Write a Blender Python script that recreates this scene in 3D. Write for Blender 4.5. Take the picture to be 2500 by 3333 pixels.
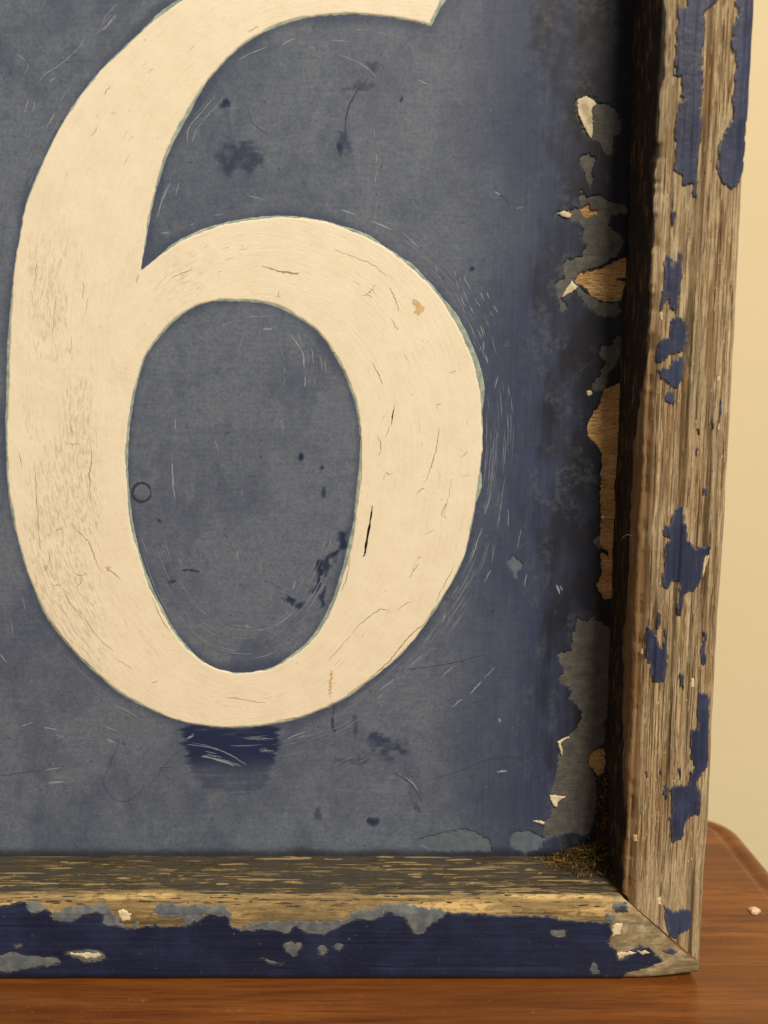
import bpy, math, random
import numpy as np
from mathutils import Vector
for o in list(bpy.data.objects): bpy.data.objects.remove(o)
random.seed(6); rng = np.random.default_rng(6)
SC = bpy.context.scene; COL = SC.collection

# ------------------------------------------------------------------ camera
FPX = 2517.0; PITCH = math.radians(7.2)
DIST = 0.300          # camera to the face of the panel
H = 0.2133            # camera above the table
RH = 0.029            # how far the rails stand proud of the panel
cam = bpy.data.cameras.new('camera'); camo = bpy.data.objects.new('camera', cam); COL.objects.link(camo)
camo.location = (0, -DIST, H); camo.rotation_euler = (math.pi/2-PITCH, 0, 0)
cam.sensor_fit = 'VERTICAL'; cam.sensor_height = 36; cam.sensor_width = 27
cam.lens = 36*FPX/3333; cam.clip_start = 0.01; cam.clip_end = 50
cam.dof.use_dof = True; cam.dof.focus_distance = 0.296; cam.dof.aperture_fstop = 7.0
SC.camera = camo
# ------------------------------------------------------------------ light
w = bpy.data.worlds.new('World'); SC.world = w; w.use_nodes = True
w.node_tree.nodes['Background'].inputs[0].default_value = (1.0, 0.88, 0.70, 1)
w.node_tree.nodes['Background'].inputs[1].default_value = 0.21
L = bpy.data.lights.new('room_lamp', 'AREA'); L.shape = 'DISK'; L.size = 1.25; L.energy = 164; L.color = (1.0, 0.86, 0.66)
lo = bpy.data.objects.new('room_lamp', L); COL.objects.link(lo); lo.location = (1.10, -2.10, 2.65)
lo.rotation_euler = (Vector((0, 0, .17))-Vector(lo.location)).to_track_quat('-Z', 'Y').to_euler()
SC.view_settings.view_transform = 'Standard'; SC.view_settings.look = 'None'
SC.view_settings.exposure = 0; SC.view_settings.gamma = 1; SC.view_settings.use_curve_mapping = False

# ------------------------------------------------------------------ helpers
XIN, XOUT = 0.0905, 0.1211     # right rail
ZB = 0.0325                    # top of the bottom rail
def unproj(p, Y):
    """photo point (1659 x 2212) -> (x, z) on the upright plane at depth Y"""
    p = np.asarray(p, float); x = p[..., 0]/.6636-1250; y = p[..., 1]/.6636-1666.5
    c, s = math.cos(PITCH), math.sin(PITCH)
    dy = -y*s+FPX*c; dz = -y*c-FPX*s; t = (Y+DIST)/dy
    return np.stack([x*t, H+dz*t], -1)
pan = lambda p: unproj(p, 0.0)
fac = lambda p: unproj(p, -RH)
CA = lambda p: [(.4*x, .4*y) for x, y in p]
CB = lambda p: [(597.2+.4*x, .4*y) for x, y in p]
CC = lambda p: [(.4*x, 862.7+.4*y) for x, y in p]
CD = lambda p: [(597.2+.4*x, 862.7+.4*y) for x, y in p]
C1 = lambda p: [(1128.1+.321*x, .321*y) for x, y in p]
C2 = lambda p: [(1128.1+.321*x, 663.6+.321*y) for x, y in p]
C3 = lambda p: [(1128.1+.321*x, 1327.2+.321*y) for x, y in p]
C4 = lambda p: [(.5*x, 1758.5+.5*y) for x, y in p]
C5 = lambda p: [(829.5+.5*x, 1758.5+.5*y) for x, y in p]

def hsh(ix, iy, seed):
    n = (ix.astype(np.int64)*374761393+iy.astype(np.int64)*668265263+seed*974634749) & 0xffffffff
    n = ((n ^ (n >> 13))*1274126177) & 0xffffffff
    return ((n ^ (n >> 16)) & 0xffff)/65535.0
def vn(x, y, seed=0):
    x, y = np.broadcast_arrays(np.asarray(x, float), np.asarray(y, float))
    ix = np.floor(x); iy = np.floor(y); fx = x-ix; fy = y-iy
    fx = fx*fx*(3-2*fx); fy = fy*fy*(3-2*fy)
    a = hsh(ix, iy, seed); b = hsh(ix+1, iy, seed); c = hsh(ix, iy+1, seed); d = hsh(ix+1, iy+1, seed)
    return (a*(1-fx)+b*fx)*(1-fy)+(c*(1-fx)+d*fx)*fy
def fbm(x, y, seed=0, o=4):
    r = 0; a = .5; t = 0
    for i in range(o):
        r = r+a*vn(x*2**i, y*2**i, seed+i*17); t += a; a *= .5
    return r/t
def sst(a, b, x):
    t = np.clip((x-a)/(b-a), 0, 1); return t*t*(3-2*t)
def spline(pts, n=5, closed=True):
    P = np.asarray(pts, float); N = len(P); out = []
    rng_ = range(N) if closed else range(N-1)
    for i in rng_:
        g = (lambda k: P[k % N]) if closed else (lambda k: P[min(max(k, 0), N-1)])
        p0, p1, p2, p3 = g(i-1), g(i), g(i+1), g(i+2)
        for k in range(n):
            t = k/n
            out.append(.5*((2*p1)+(-p0+p2)*t+(2*p0-5*p1+4*p2-p3)*t*t+(-p0+3*p1-3*p2+p3)*t**3))
    if not closed: out.append(P[-1])
    return np.array(out)
def sdf(loops, X, Z):
    """signed distance (negative inside, even-odd over loops) on arrays"""
    sh = X.shape; x = X.ravel(); z = Z.ravel()
    d2 = np.full(x.size, 1e9); ins = np.zeros(x.size, bool)
    for lp in loops:
        lp = np.asarray(lp)
        for a, b in zip(lp, np.roll(lp, -1, 0)):
            ex, ez = b-a; l2 = ex*ex+ez*ez+1e-18
            t = np.clip(((x-a[0])*ex+(z-a[1])*ez)/l2, 0, 1)
            d = (x-a[0]-t*ex)**2+(z-a[1]-t*ez)**2; np.minimum(d2, d, out=d2)
            if ez != 0:
                c = ((a[1] > z) != (b[1] > z)) & (x < ex*(z-a[1])/ez+a[0]); ins ^= c
    d = np.sqrt(d2); d[ins] *= -1
    return d.reshape(sh)
def polydist(pl, X, Z):
    """distance, signed side and arclength to an open polyline"""
    x = X.ravel(); z = Z.ravel(); best = np.full(x.size, 1e9); u = np.zeros(x.size); sd = np.zeros(x.size); acc = 0
    for a, b in zip(pl[:-1], pl[1:]):
        e = b-a; l = math.hypot(*e)+1e-12
        t = np.clip(((x-a[0])*e[0]+(z-a[1])*e[1])/l/l, 0, 1)
        d = np.hypot(x-a[0]-t*e[0], z-a[1]-t*e[1]); m = d < best
        best[m] = d[m]; u[m] = acc+t[m]*l; s = np.sign(e[0]*(z-a[1])-e[1]*(x-a[0])); sd[m] = (s*d)[m]; acc += l
    return best.reshape(X.shape), sd.reshape(X.shape), u.reshape(X.shape)

def mesh_obj(name, V, F, mat, parent=None, attrs=None, smooth=True):
    V = np.asarray(V, np.float32); F = np.asarray(F, np.int32); k = F.shape[1]
    me = bpy.data.meshes.new(name)
    me.vertices.add(len(V)); me.vertices.foreach_set('co', V.ravel())
    me.loops.add(F.size); me.loops.foreach_set('vertex_index', F.ravel())
    me.polygons.add(len(F)); me.polygons.foreach_set('loop_start', np.arange(0, F.size, k, dtype=np.int32))
    try: me.polygons.foreach_set('loop_total', np.full(len(F), k, np.int32))
    except Exception: pass
    me.polygons.foreach_set('use_smooth', np.full(len(F), smooth))
    for n, a in (attrs or {}).items():
        at = me.attributes.new(n, 'FLOAT', 'POINT'); at.data.foreach_set('value', np.asarray(a, np.float32).ravel())
    me.update(calc_edges=True); me.validate()
    if mat: me.materials.append(mat)
    o = bpy.data.objects.new(name, me); COL.objects.link(o)
    if parent: o.parent = parent
    return o
def gridfaces(nr, nc, flip=False):
    i = np.arange(nr-1)[:, None]*nc+np.arange(nc-1)[None, :]
    f = np.stack([i, i+1, i+nc+1, i+nc], -1).reshape(-1, 4)
    return f[:, ::-1] if flip else f
def layer(name, d, U, T, surf, thick, mat, parent, edge=.0005, attrs=None, sink=.00006):
    """skin of a surface where d<0, its rim snapped to the contour d=0 and turned down to the surface below.
    U rows x cols varies along axis 1, T along axis 0"""
    du = U[0, 1]-U[0, 0]; dt = T[1, 0]-T[0, 0]
    gt, gu = np.gradient(d, dt, du); g2 = gu*gu+gt*gt+1e-6
    ins = d < 0
    keep = ins[:-1, :-1] | ins[1:, :-1] | ins[:-1, 1:] | ins[1:, 1:]
    if not keep.any(): return None
    nr, nc = d.shape; f = gridfaces(nr, nc).reshape(nr-1, nc-1, 4)[keep]
    used = np.unique(f); mp = -np.ones(nr*nc, int); mp[used] = np.arange(len(used)); f = mp[f]
    dd = d.ravel()[used]; u = U.ravel()[used].copy(); t = T.ravel()[used].copy(); out = dd >= 0
    st = np.clip(dd/g2.ravel()[used], -1.2*max(du, dt), 1.2*max(du, dt))
    u[out] -= (st*gu.ravel()[used])[out]; t[out] -= (st*gt.ravel()[used])[out]
    P, N = surf(u, t)
    hgt = thick*(.35+.65*sst(0, edge, -dd)); hgt[out] = -sink
    V = P+N*hgt[:, None]
    at = {'e': -dd, 'gs': u, 'gt': t}
    for k, a in (attrs or {}).items(): at[k] = a.ravel()[used]
    return mesh_obj(name, V, f, mat, parent, at)
def bbox_grid(pts, res, m=.0015):
    p = np.asarray(pts); a = p.min(0)-m; b = p.max(0)+m
    return np.meshgrid(np.arange(a[0], b[0]+res, res), np.arange(a[1], b[1]+res, res))
def ribbons(name, lines, mat, parent, surf, lift=.00012):
    """thin lens-shaped slivers along polylines: lines = [(points (x,z), width)]"""
    V = []; F = []
    for pl, wd in lines:
        pl = np.asarray(pl); n = len(pl)
        if n < 2: continue
        tg = np.gradient(pl, axis=0); tg /= np.linalg.norm(tg, axis=1)[:, None]+1e-12
        nm = np.stack([-tg[:, 1], tg[:, 0]], -1)
        ww = wd*.5*np.sin(np.linspace(.12, math.pi-.12, n))**.6*(.6+.8*rng.random(n))
        a = pl+nm*ww[:, None]; b = pl-nm*ww[:, None]
        i0 = len(V)//1
        for q, r_ in zip(a, b): V.append(q); V.append(r_)
        for k in range(n-1): F.append((i0+2*k, i0+2*k+1, i0+2*k+3, i0+2*k+2))
    V = np.array(V); P, N = surf(V[:, 0], V[:, 1])
    o = mesh_obj(name, P+N*lift, F, mat, parent, None, False); o['kind'] = 'stuff'; return o
def wiggle(pl, n=4, j=.00015):
    q = spline(pl, n, False) if len(pl) > 2 else np.linspace(pl[0], pl[1], n+2)
    return q+rng.normal(0, j, q.shape)

# ------------------------------------------------------------------ materials
def lin(c):
    return tuple(((v/255)/12.92 if v/255 <= .04045 else ((v/255+.055)/1.055)**2.4) for v in c)+(1,)
class Mat:
    def __init__(s, name, rough=.6, spec=.4):
        s.m = bpy.data.materials.new(name); s.m.use_nodes = True; s.t = s.m.node_tree; s.b = s.t.nodes['Principled BSDF']
        s.b.inputs['Roughness'].default_value = rough; s.b.inputs['Specular IOR Level'].default_value = spec
        s.co = None
    def n(s, ty, **k):
        nd = s.t.nodes.new('ShaderNode'+ty)
        for a, v in k.items(): setattr(nd, a, v)
        return nd
    def put(s, sock, v):
        if isinstance(v, bpy.types.NodeSocket): s.t.links.new(v, sock)
        elif v is not None: sock.default_value = v
    def attr(s, nm): return s.n('Attribute', attribute_name=nm).outputs['Fac']
    def pos(s): 
        if s.co is None: s.co = s.n('TexCoord').outputs['Object']
        return s.co
    def xyz(s, x, y, z=0.0):
        c = s.n('CombineXYZ'); s.put(c.inputs[0], x); s.put(c.inputs[1], y); s.put(c.inputs[2], z); return c.outputs[0]
    def scale(s, v, sc, off=(0, 0, 0)):
        m = s.n('Mapping'); s.put(m.inputs[0], v); m.inputs['Scale'].default_value = sc; m.inputs['Location'].default_value = off; return m.outputs[0]
    def noise(s, v, sc=1.0, det=4, rough=.55, dist=0.0):
        t = s.n('TexNoise'); s.put(t.inputs['Vector'], v); t.inputs['Scale'].default_value = sc
        t.inputs['Detail'].default_value = det; t.inputs['Roughness'].default_value = rough; t.inputs['Distortion'].default_value = dist
        return t.outputs['Fac']
    def rng(s, v, a, b, c=0.0, d=1.0, smooth=True):
        m = s.n('MapRange'); m.interpolation_type = 'SMOOTHSTEP' if smooth else 'LINEAR'
        s.put(m.inputs[0], v)
        for i, q in enumerate((a, b, c, d)): m.inputs[i+1].default_value = q
        return m.outputs[0]
    def math(s, op, a, b=0.0):
        m = s.n('Math', operation=op); s.put(m.inputs[0], a); s.put(m.inputs[1], b); return m.outputs[0]
    def mix(s, f, a, b):
        m = s.n('Mix', data_type='RGBA'); s.put(m.inputs[0], f)
        s.put(m.inputs[6], a if not isinstance(a, tuple) or len(a) == 4 else lin(a)); s.put(m.inputs[7], b if not isinstance(b, tuple) or len(b) == 4 else lin(b)); return m.outputs[2]
    def color(s, v): s.put(s.b.inputs['Base Color'], lin(v) if isinstance(v, tuple) else v); return s
    def rough(s, v): s.put(s.b.inputs['Roughness'], v)
    def bump(s, h, dist, st=1.0, prev=None):
        b = s.n('Bump'); s.put(b.inputs['Height'], h); b.inputs['Distance'].default_value = dist; b.inputs['Strength'].default_value = st
        if prev is not None: s.put(b.inputs['Normal'], prev)
        s.put(s.b.inputs['Normal'], b.outputs[0]); return b.outputs[0]

def mat_panel():
    m = Mat('old_blue_paint', .5, .22); p = m.pos()
    fine = m.noise(p, 900, 3, .6); mid = m.noise(p, 160, 5, .65); big = m.noise(p, 28, 4, .6)
    hz = m.noise(m.scale(p, (60, 1, 900)), 1, 4, .6)     # brush marks running across
    vt = m.noise(m.scale(p, (900, 1, 45)), 1, 4, .6)     # brush marks running down
    ch = m.attr('chalk')
    chf = m.math('MULTIPLY', ch, m.rng(m.math('ADD', m.math('MULTIPLY', mid, .6), m.math('MULTIPLY', big, .6)), .38, .78, .72, 1.1))
    blue = m.mix(m.rng(vt, .3, .7), (48, 58, 88), (58, 68, 98))
    grey = m.mix(m.rng(hz, .3, .7), (87, 98, 118), (98, 108, 126))
    grey = m.mix(m.rng(fine, .35, .75), grey, (109, 118, 134))
    c = m.mix(chf, blue, grey)
    # little dark pits
    pit = m.rng(m.noise(p, 430, 3, .6), .64, .74)
    c = m.mix(m.math('MULTIPLY', pit, .55), c, (44, 50, 70))
    pale = m.rng(m.noise(p, 520, 2, .5), .725, .78)
    c = m.mix(m.math('MULTIPLY', pale, .35), c, (140, 148, 160))
    dk = m.attr('dark'); dkn = m.math('MULTIPLY', dk, m.rng(m.math('ADD', hz, m.math('MULTIPLY', dk, .42)), .46, .78))
    c = m.mix(dkn, c, (36, 45, 80))
    dv = m.attr('darkv'); dvn = m.math('MULTIPLY', dv, m.rng(m.math('ADD', m.noise(m.attr2v(700, 700), 1, 3), m.math('MULTIPLY', dv, .35)), .5, .62))
    c = m.mix(dvn, c, (34, 43, 74))
    pl = m.attr('pale'); c = m.mix(m.math('MULTIPLY', pl, m.rng(m.math('ADD', hz, m.math('MULTIPLY', pl, .3)), .5, .8)), c, (112, 124, 146))
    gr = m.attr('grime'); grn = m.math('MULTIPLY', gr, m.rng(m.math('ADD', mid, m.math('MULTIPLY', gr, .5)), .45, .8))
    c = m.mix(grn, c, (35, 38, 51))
    c = m.mix(m.math('MULTIPLY', m.attr('cloud'), m.rng(m.noise(p, 380, 5, .7), .42, .62, 0, .36)), c, (92, 98, 110))
    m.color(c); m.rough(m.rng(mid, .3, .7, .5, .68))
    b = m.bump(vt, .00012, .35); b = m.bump(hz, .0001, .3, b); m.bump(mid, .0002, .35, b); return m.m
Mat.attr2v = lambda s, a, b: s.scale(s.pos(), (a, 1, b*.25))

def mat_digit(cr=(238, 229, 210), nm='cream_paint'):
    m = Mat(nm, .55, .3); p = m.pos()
    u = m.attr('su'); v = m.attr('sv')
    st = m.noise(m.xyz(m.math('MULTIPLY', u, 45), m.math('MULTIPLY', v, 900)), 1, 4, .6)
    st2 = m.noise(m.xyz(m.math('MULTIPLY', u, 260), m.math('MULTIPLY', v, 1000)), 1, 5, .7)
    mid = m.noise(p, 90, 5, .6); fine = m.noise(p, 800, 3, .6)
    c = m.mix(m.rng(mid, .35, .7), cr, (234, 224, 203)); c = m.mix(m.math('MULTIPLY', m.rng(st, .46, .66), m.rng(mid, .35, .65, .1, .45)), c, (224, 213, 190)); c = m.mix(m.math('MULTIPLY', m.rng(m.noise(m.xyz(m.math('MULTIPLY', u, 90), m.math('MULTIPLY', v, 1500), 4.), 1, 4, .6), .58, .68), m.rng(mid, .40, .65, 0, .3)), c, (200, 190, 166)); c = m.mix(m.math('MULTIPLY', m.rng(m.noise(p, 30, 4, .6), .45, .68), .12), c, (222, 208, 180))
    dirt = m.attr('dirt')
    d = m.math('MULTIPLY', dirt, m.rng(m.math('ADD', st2, m.math('MULTIPLY', dirt, .12)), .56, .74))
    c = m.mix(m.math('MULTIPLY', d, .42), c, (158, 152, 136))
    sp = m.rng(m.noise(p, 330, 3, .5), .71, .77)
    c = m.mix(m.math('MULTIPLY', sp, .35), c, (165, 150, 120))
    e = m.attr('e'); rim = m.rng(e, 0.0, .0007, 1, 0)
    c = m.mix(m.math('MULTIPLY', rim, .45), c, (186, 184, 168))
    m.color(c)
    b = m.bump(st, .00014, .25); b = m.bump(st2, .0002, .5, b); b = m.bump(m.noise(p, 220, 4, .6), .0003, .3, b); m.bump(fine, .00008, .4, b); return m.m
def mat_wood(nm, cols, sa, sb, dark=(70, 52, 32), deep=.75, green=0.0):
    m = Mat(nm, .8, .2)
    s_ = m.attr('gs'); t = m.attr('gt')
    def nz(a, b, det=4, r=.6, z=0.): return m.noise(m.xyz(m.math('MULTIPLY', s_, a), m.math('MULTIPLY', t, b), z), 1, det, r, .3)
    a = nz(sa, sb); b = nz(sa*2.6, sb*1.6, 3, .6, 3.); big = nz(90, 22, 4, .6, 7.); blot = nz(220, 90, 5, .65, 11.)
    c = m.mix(m.rng(a, .3, .68), cols[0], cols[1])
    c = m.mix(m.math('MULTIPLY', m.rng(big, .42, .62), .75), c, cols[2])
    c = m.mix(m.math('MULTIPLY', m.rng(blot, .5, .75), .6), c, cols[3])
    c = m.mix(m.math('MULTIPLY', m.rng(b, .52, .68), .7), c, dark)
    lt = nz(sa*2, sb*3, 3, .6, 19.)
    c = m.mix(m.math('MULTIPLY', m.rng(lt, .62, .74), .7), c, (214, 196, 158))
    fib = nz(sa*2.2, sb*5, 5, .75, 23.)
    c = m.mix(m.math('MULTIPLY', m.rng(fib, .51, .63), .55), c, dark); c = m.mix(m.math('MULTIPLY', m.rng(nz(sa*1.8, sb*6, 4, .7, 29.), .60, .70), .55), c, (222, 206, 172))
    gd = m.attr('gd'); c = m.mix(m.math('MULTIPLY', gd, deep), c, dark)
    return m, c, nz

# ------------------------------------------------------------------ the setting
def sroot(name, label, cat):
    o = bpy.data.objects.new(name, None); o.empty_display_size = .02; COL.objects.link(o)
    o['label'] = label; o['category'] = cat; return o
mw = Mat('wall_plaster', .85, .2); p = mw.pos()
mw.color(mw.mix(mw.noise(p, 14, 4), (218, 206, 174), (222, 210, 179))); mw.bump(mw.noise(p, 120, 4), .0006, .25)
X, Z = np.meshgrid(np.linspace(-1.2, 1.2, 9), np.linspace(-.8, 1.4, 9))
wall = mesh_obj('wall', np.stack([X, 0*X+.20, Z], -1).reshape(-1, 3), gridfaces(9, 9), mw.m, None, None, False); wall['kind'] = 'structure'

# table: flat top, a cove and a bead run round its edge
def mat_table():
    m = Mat('varnished_wood', .32, .5); p = m.pos()
    g = m.noise(m.scale(p, (9, 130, 40)), 1, 5, .6, .6); f = m.noise(m.scale(p, (40, 900, 300)), 1, 4, .65); big = m.noise(m.scale(p, (4, 22, 10)), 1, 3)
    c = m.mix(m.rng(g, .3, .7), (92, 50, 23), (132, 80, 37)); c = m.mix(m.math('MULTIPLY', m.rng(f, .46, .64), .6), c, (74, 39, 16))
    c = m.mix(m.math('MULTIPLY', m.rng(big, .4, .65), .6), c, (112, 66, 25))
    sc = m.rng(m.noise(m.scale(p, (260, 420, 300)), 1, 3, .6), .66, .76); c = m.mix(m.math('MULTIPLY', sc, .4), c, (160, 118, 76))
    m.color(c); m.rough(m.rng(m.noise(p, 60, 4), .3, .7, .18, .32)); m.bump(f, .00008, .3); return m.m
MT = mat_table()
table = sroot('table', 'brown varnished wooden table with a beaded edge under the blue sign', 'table')
def rrect(x0, x1, y0, y1, r, n=10):
    out = []
    for cx, cy, a0 in ((x1-r, y1-r, 0), (x0+r, y1-r, 90), (x0+r, y0+r, 180), (x1-r, y0+r, 270)):
        for k in range(n+1):
            a = math.radians(a0+90*k/n); out.append((cx+r*math.cos(a), cy+r*math.sin(a)))
    return out
TX0, TX1, TY0, TY1, TZ = -.62, .1725, -.34, .085, -.0018
prof = [(-.002, 0), (0, -.0002), (.0010, -.0010), (.0018, -.0022), (.0030, -.0026), (.0042, -.0020), (.0060, -.0012), (.0085, -.0012), (.0110, -.0022), (.0130, -.0045), (.0138, -.0075), (.0130, -.0110), (.0105, -.0130)]
rings = [rrect(TX0-o, TX1+o, TY0-o, TY1+o, .008+o, 14) for o, _ in prof]; n = len(rings[0])
me = bpy.data.meshes.new('table_top')
me.from_pydata([(x, y, TZ) for x, y in rings[0]]+[(x, y, TZ-.0131) for x, y in rings[-1]], [], [tuple(range(n)), tuple(range(2*n-1, n-1, -1))]); me.materials.append(MT)
o = bpy.data.objects.new('table_top', me); COL.objects.link(o); o.parent = table
V = [(x, y, z+TZ) for rg, (_, z) in zip(rings, prof) for x, y in rg]
F = [(i*n+k, (i+1)*n+k, (i+1)*n+(k+1) % n, i*n+(k+1) % n) for i in range(len(prof)-1) for k in range(n)]
mesh_obj('edge_moulding', V, F, MT, table)

# ------------------------------------------------------------------ the sign
sign = sroot('painted_sign', 'weathered blue wooden sign with a cream digit 6 in a peeling wooden frame', 'sign')
OUT = [(396, 0), (352, 30), (288, 86), (224, 148), (172, 212), (132, 276), (100, 340), (76, 394), (56, 446), (45, 508), (34, 568), (27, 640), (22, 720), (20, 800), (18, 863), (17, 923), (18, 1003), (24, 1071), (34, 1139), (52, 1207), (72, 1263), (100, 1323), (140, 1379), (188, 1431), (240, 1479), (296, 1515), (352, 1543), (412, 1561), (480, 1570), (545, 1569), (605, 1560), (660, 1545), (717, 1521), (757, 1497), (817, 1455), (869, 1407), (905, 1365), (941, 1311), (977, 1255), (1001, 1203), (1017, 1143), (1029, 1071), (1038, 1003), (1042, 943), (1041, 895), (1038, 855), (1028, 800), (1008, 748), (983, 694), (957, 652), (923, 610), (877, 568), (821, 528), (765, 500), (705, 479), (637, 469), (585, 469), (540, 476), (480, 487), (420, 507), (372, 532), (340, 558), (312, 582)]
UP = [(302, 590), (308, 560), (314, 532), (322, 480), (332, 432), (344, 388), (356, 344), (372, 304), (392, 268), (416, 228), (440, 188), (476, 144), (516, 106), (560, 76), (610, 53), (664, 38), (737, 32), (797, 34), (857, 41), (897, 49), (929, 57)]
TOP = [(929, 57), (941, 28), (953, 0), (978, -62), (985, -78)]
TOPB = [(985, -78), (900, -84), (800, -98), (700, -98), (600, -84), (500, -54), (440, -26), (396, 0)]
HOLE = [(520, 648), (460, 651), (412, 668), (372, 697), (340, 729), (316, 762), (302, 800), (290, 846), (283, 885), (276, 935), (273, 1003), (276, 1063), (283, 1119), (297, 1183), (320, 1255), (352, 1323), (386, 1377), (424, 1417), (464, 1442), (512, 1453), (560, 1449), (600, 1437), (640, 1411), (677, 1377), (711, 1323), (735, 1263), (752, 1203), (765, 1143), (773, 1083), (778, 1023), (779, 963), (775, 911), (767, 866), (756, 830), (741, 794), (721, 760), (700, 730), (675, 706), (647, 687), (612, 667), (568, 652)]
digit_loops = [pan(np.vstack([spline(OUT, 4, False), spline(UP, 4, False), np.array(TOP[1:]), spline(TOPB, 4, False)[1:-1]])), pan(spline(HOLE, 4))]
CEN = [(960, -20), (850, -28), (750, -30), (600, -15), (480, 40), (370, 130), (280, 240), (210, 360), (170, 480), (150, 620), (145, 800), (148, 980), (165, 1120), (200, 1240), (260, 1350), (340, 1440), (430, 1495), (520, 1512), (610, 1500), (700, 1450), (780, 1370), (840, 1280), (880, 1180), (905, 1060), (912, 960), (900, 850), (860, 740), (790, 650), (700, 590), (600, 560), (500, 570), (420, 610), (360, 660), (320, 720)]
cen = pan(spline(CEN, 3, False))

# chips in the panel paint along its right-hand edge (photo crops)
CH_U = [C1([(370, 680), (470, 650), (500, 700), (600, 720), (640, 790), (670, 860), (620, 920), (600, 1030), (550, 1030), (530, 960), (470, 940), (400, 860), (365, 740)]),
 C1([(400, 1050), (480, 1060), (470, 1130), (460, 1250), (430, 1170), (395, 1100)]),
 C1([(235, 1440), (300, 1420), (380, 1400), (390, 1290), (430, 1330), (520, 1310), (560, 1350), (690, 1390), (700, 1430), (600, 1450), (580, 1520), (650, 1580), (670, 1680), (560, 1760), (480, 1800), (380, 1850), (340, 1900), (260, 2000), (290, 2070), (260, 2070), (230, 1920), (290, 1870), (280, 1790), (330, 1740), (400, 1730), (430, 1640), (400, 1590), (420, 1560), (400, 1500), (330, 1470)]),
 C1([(360, 1930), (430, 1980), (520, 2030), (640, 2050), (650, 2110), (560, 2130), (440, 2060)]),
 C2([(530, 270), (600, 250), (650, 180), (660, 300), (620, 400), (570, 440), (560, 530), (490, 570), (470, 520), (520, 470), (530, 420), (570, 380), (530, 330)]),
 C2([(480, 1570), (520, 1540), (525, 1620), (500, 1610)]),
 C3([(370, 30), (430, 45), (480, 20), (520, 60), (600, 95), (600, 230), (580, 420), (580, 620), (545, 740), (550, 860), (470, 930), (450, 1010), (490, 1100), (490, 1330), (440, 1480), (380, 1480), (300, 1460), (160, 1500), (155, 1390), (200, 1340), (180, 1220), (210, 1150), (240, 1010), (250, 920), (300, 830), (360, 770), (400, 680), (360, 600), (320, 560), (330, 500), (290, 480), (240, 430), (275, 400), (265, 340), (240, 270), (330, 240), (340, 140), (370, 80)]),
 C5([(270, 80), (340, 65), (400, 85), (450, 110), (460, 150), (400, 155), (200, 150), (150, 110)]), C5([(555, 85), (620, 75), (690, 110), (650, 155), (560, 150)]),
 CD([(1255, 880), (1280, 840), (1300, 870), (1325, 890), (1300, 930), (1290, 960), (1270, 920)])]
CH_W = [C1([(385, 1400), (450, 1370), (460, 1410), (520, 1410), (510, 1440), (430, 1460), (400, 1430)]),
 C1([(480, 1810), (560, 1790), (690, 1730), (720, 1800), (735, 1830), (720, 1870), (640, 1880), (700, 1900), (680, 1950), (660, 2020), (550, 2030), (470, 1990), (430, 1940), (390, 1910), (350, 1910), (380, 1840)]),
 C2([(570, 540), (625, 530), (665, 520), (665, 800), (660, 1100), (655, 1500), (645, 1900), (560, 1970), (530, 1940), (500, 1870), (530, 1780), (525, 1650), (575, 1670), (570, 1640), (520, 1600), (530, 1400), (525, 1200), (535, 1000), (500, 930), (450, 870), (440, 800), (480, 700), (530, 640), (540, 570)]),
 C3([(470, 930), (550, 900), (550, 1060), (500, 1080), (450, 1010)])]
CREAM = [C1([(370, 670), (430, 650), (480, 680), (500, 700), (465, 740), (475, 880), (465, 940), (430, 890), (400, 830), (370, 750)]),
 C1([(260, 2005), (330, 1890), (345, 1910), (375, 1930), (330, 1970)]), C1([(235, 1440), (280, 1420), (330, 1440), (320, 1470), (270, 1465)]),
 C3([(235, 850), (310, 815), (318, 828), (258, 855), (272, 950), (255, 935)]), C3([(180, 1210), (290, 1220), (240, 1260), (230, 1300), (200, 1270)]),
 C2([(430, 565), (455, 558), (470, 580), (455, 598), (435, 590)]), C2([(528, 1405), (550, 1400), (555, 1420), (535, 1425)]), C3([(60, 1385), (130, 1380), (150, 1395), (135, 1410)])]
U_l = [pan(spline(q, 2)) for q in CH_U]; W_l = [pan(spline(q, 2)) for q in CH_W]

def ph(x, z): return .00010*(fbm(x*60, z*60, 3, 3)-.5)*2
def panel_surf(off):
    def f(x, z):
        x = np.asarray(x); z = np.asarray(z)
        P = np.stack([x, -ph(x, z)-off, z], -1); N = np.zeros_like(P); N[:, 1] = -1; return P, N
    return f
PT = .0004          # thickness of the old paint film
# bare board
mb, c, nz = mat_wood('bare_board', [(198, 160, 108), (226, 192, 138), (188, 150, 100), (152, 114, 72)], 900, 150, (70, 44, 22), .5)
mb.color(c); mb.bump(nz(900, 150), .0008, .9)
X, Z = np.meshgrid(np.linspace(-.235, XIN+.012, 330), np.linspace(.02, .43, 410))
V = np.stack([X, .0004+.0003*fbm(X*80, Z*700, 5, 3), Z], -1).reshape(-1, 3)
board = mesh_obj('backing_board', V, gridfaces(410, 330), mb.m, sign, {'gs': Z.ravel(), 'gt': X.ravel(), 'gd': 0*X.ravel()})
V = [(-.235, .0012, .01), (XIN+.012, .0012, .01), (XIN+.012, .0012, .43), (-.235, .0012, .43), (-.235, .013, .01), (XIN+.012, .013, .01), (XIN+.012, .013, .43), (-.235, .013, .43)]
mesh_obj('back_panel', V, [(0, 1, 2, 3), (5, 4, 7, 6), (4, 0, 3, 7), (1, 5, 6, 2), (3, 2, 6, 7), (4, 5, 1, 0)], mb.m, sign, {'gs': [v[2] for v in V], 'gt': [v[0] for v in V], 'gd': [0]*8}, False)

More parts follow.
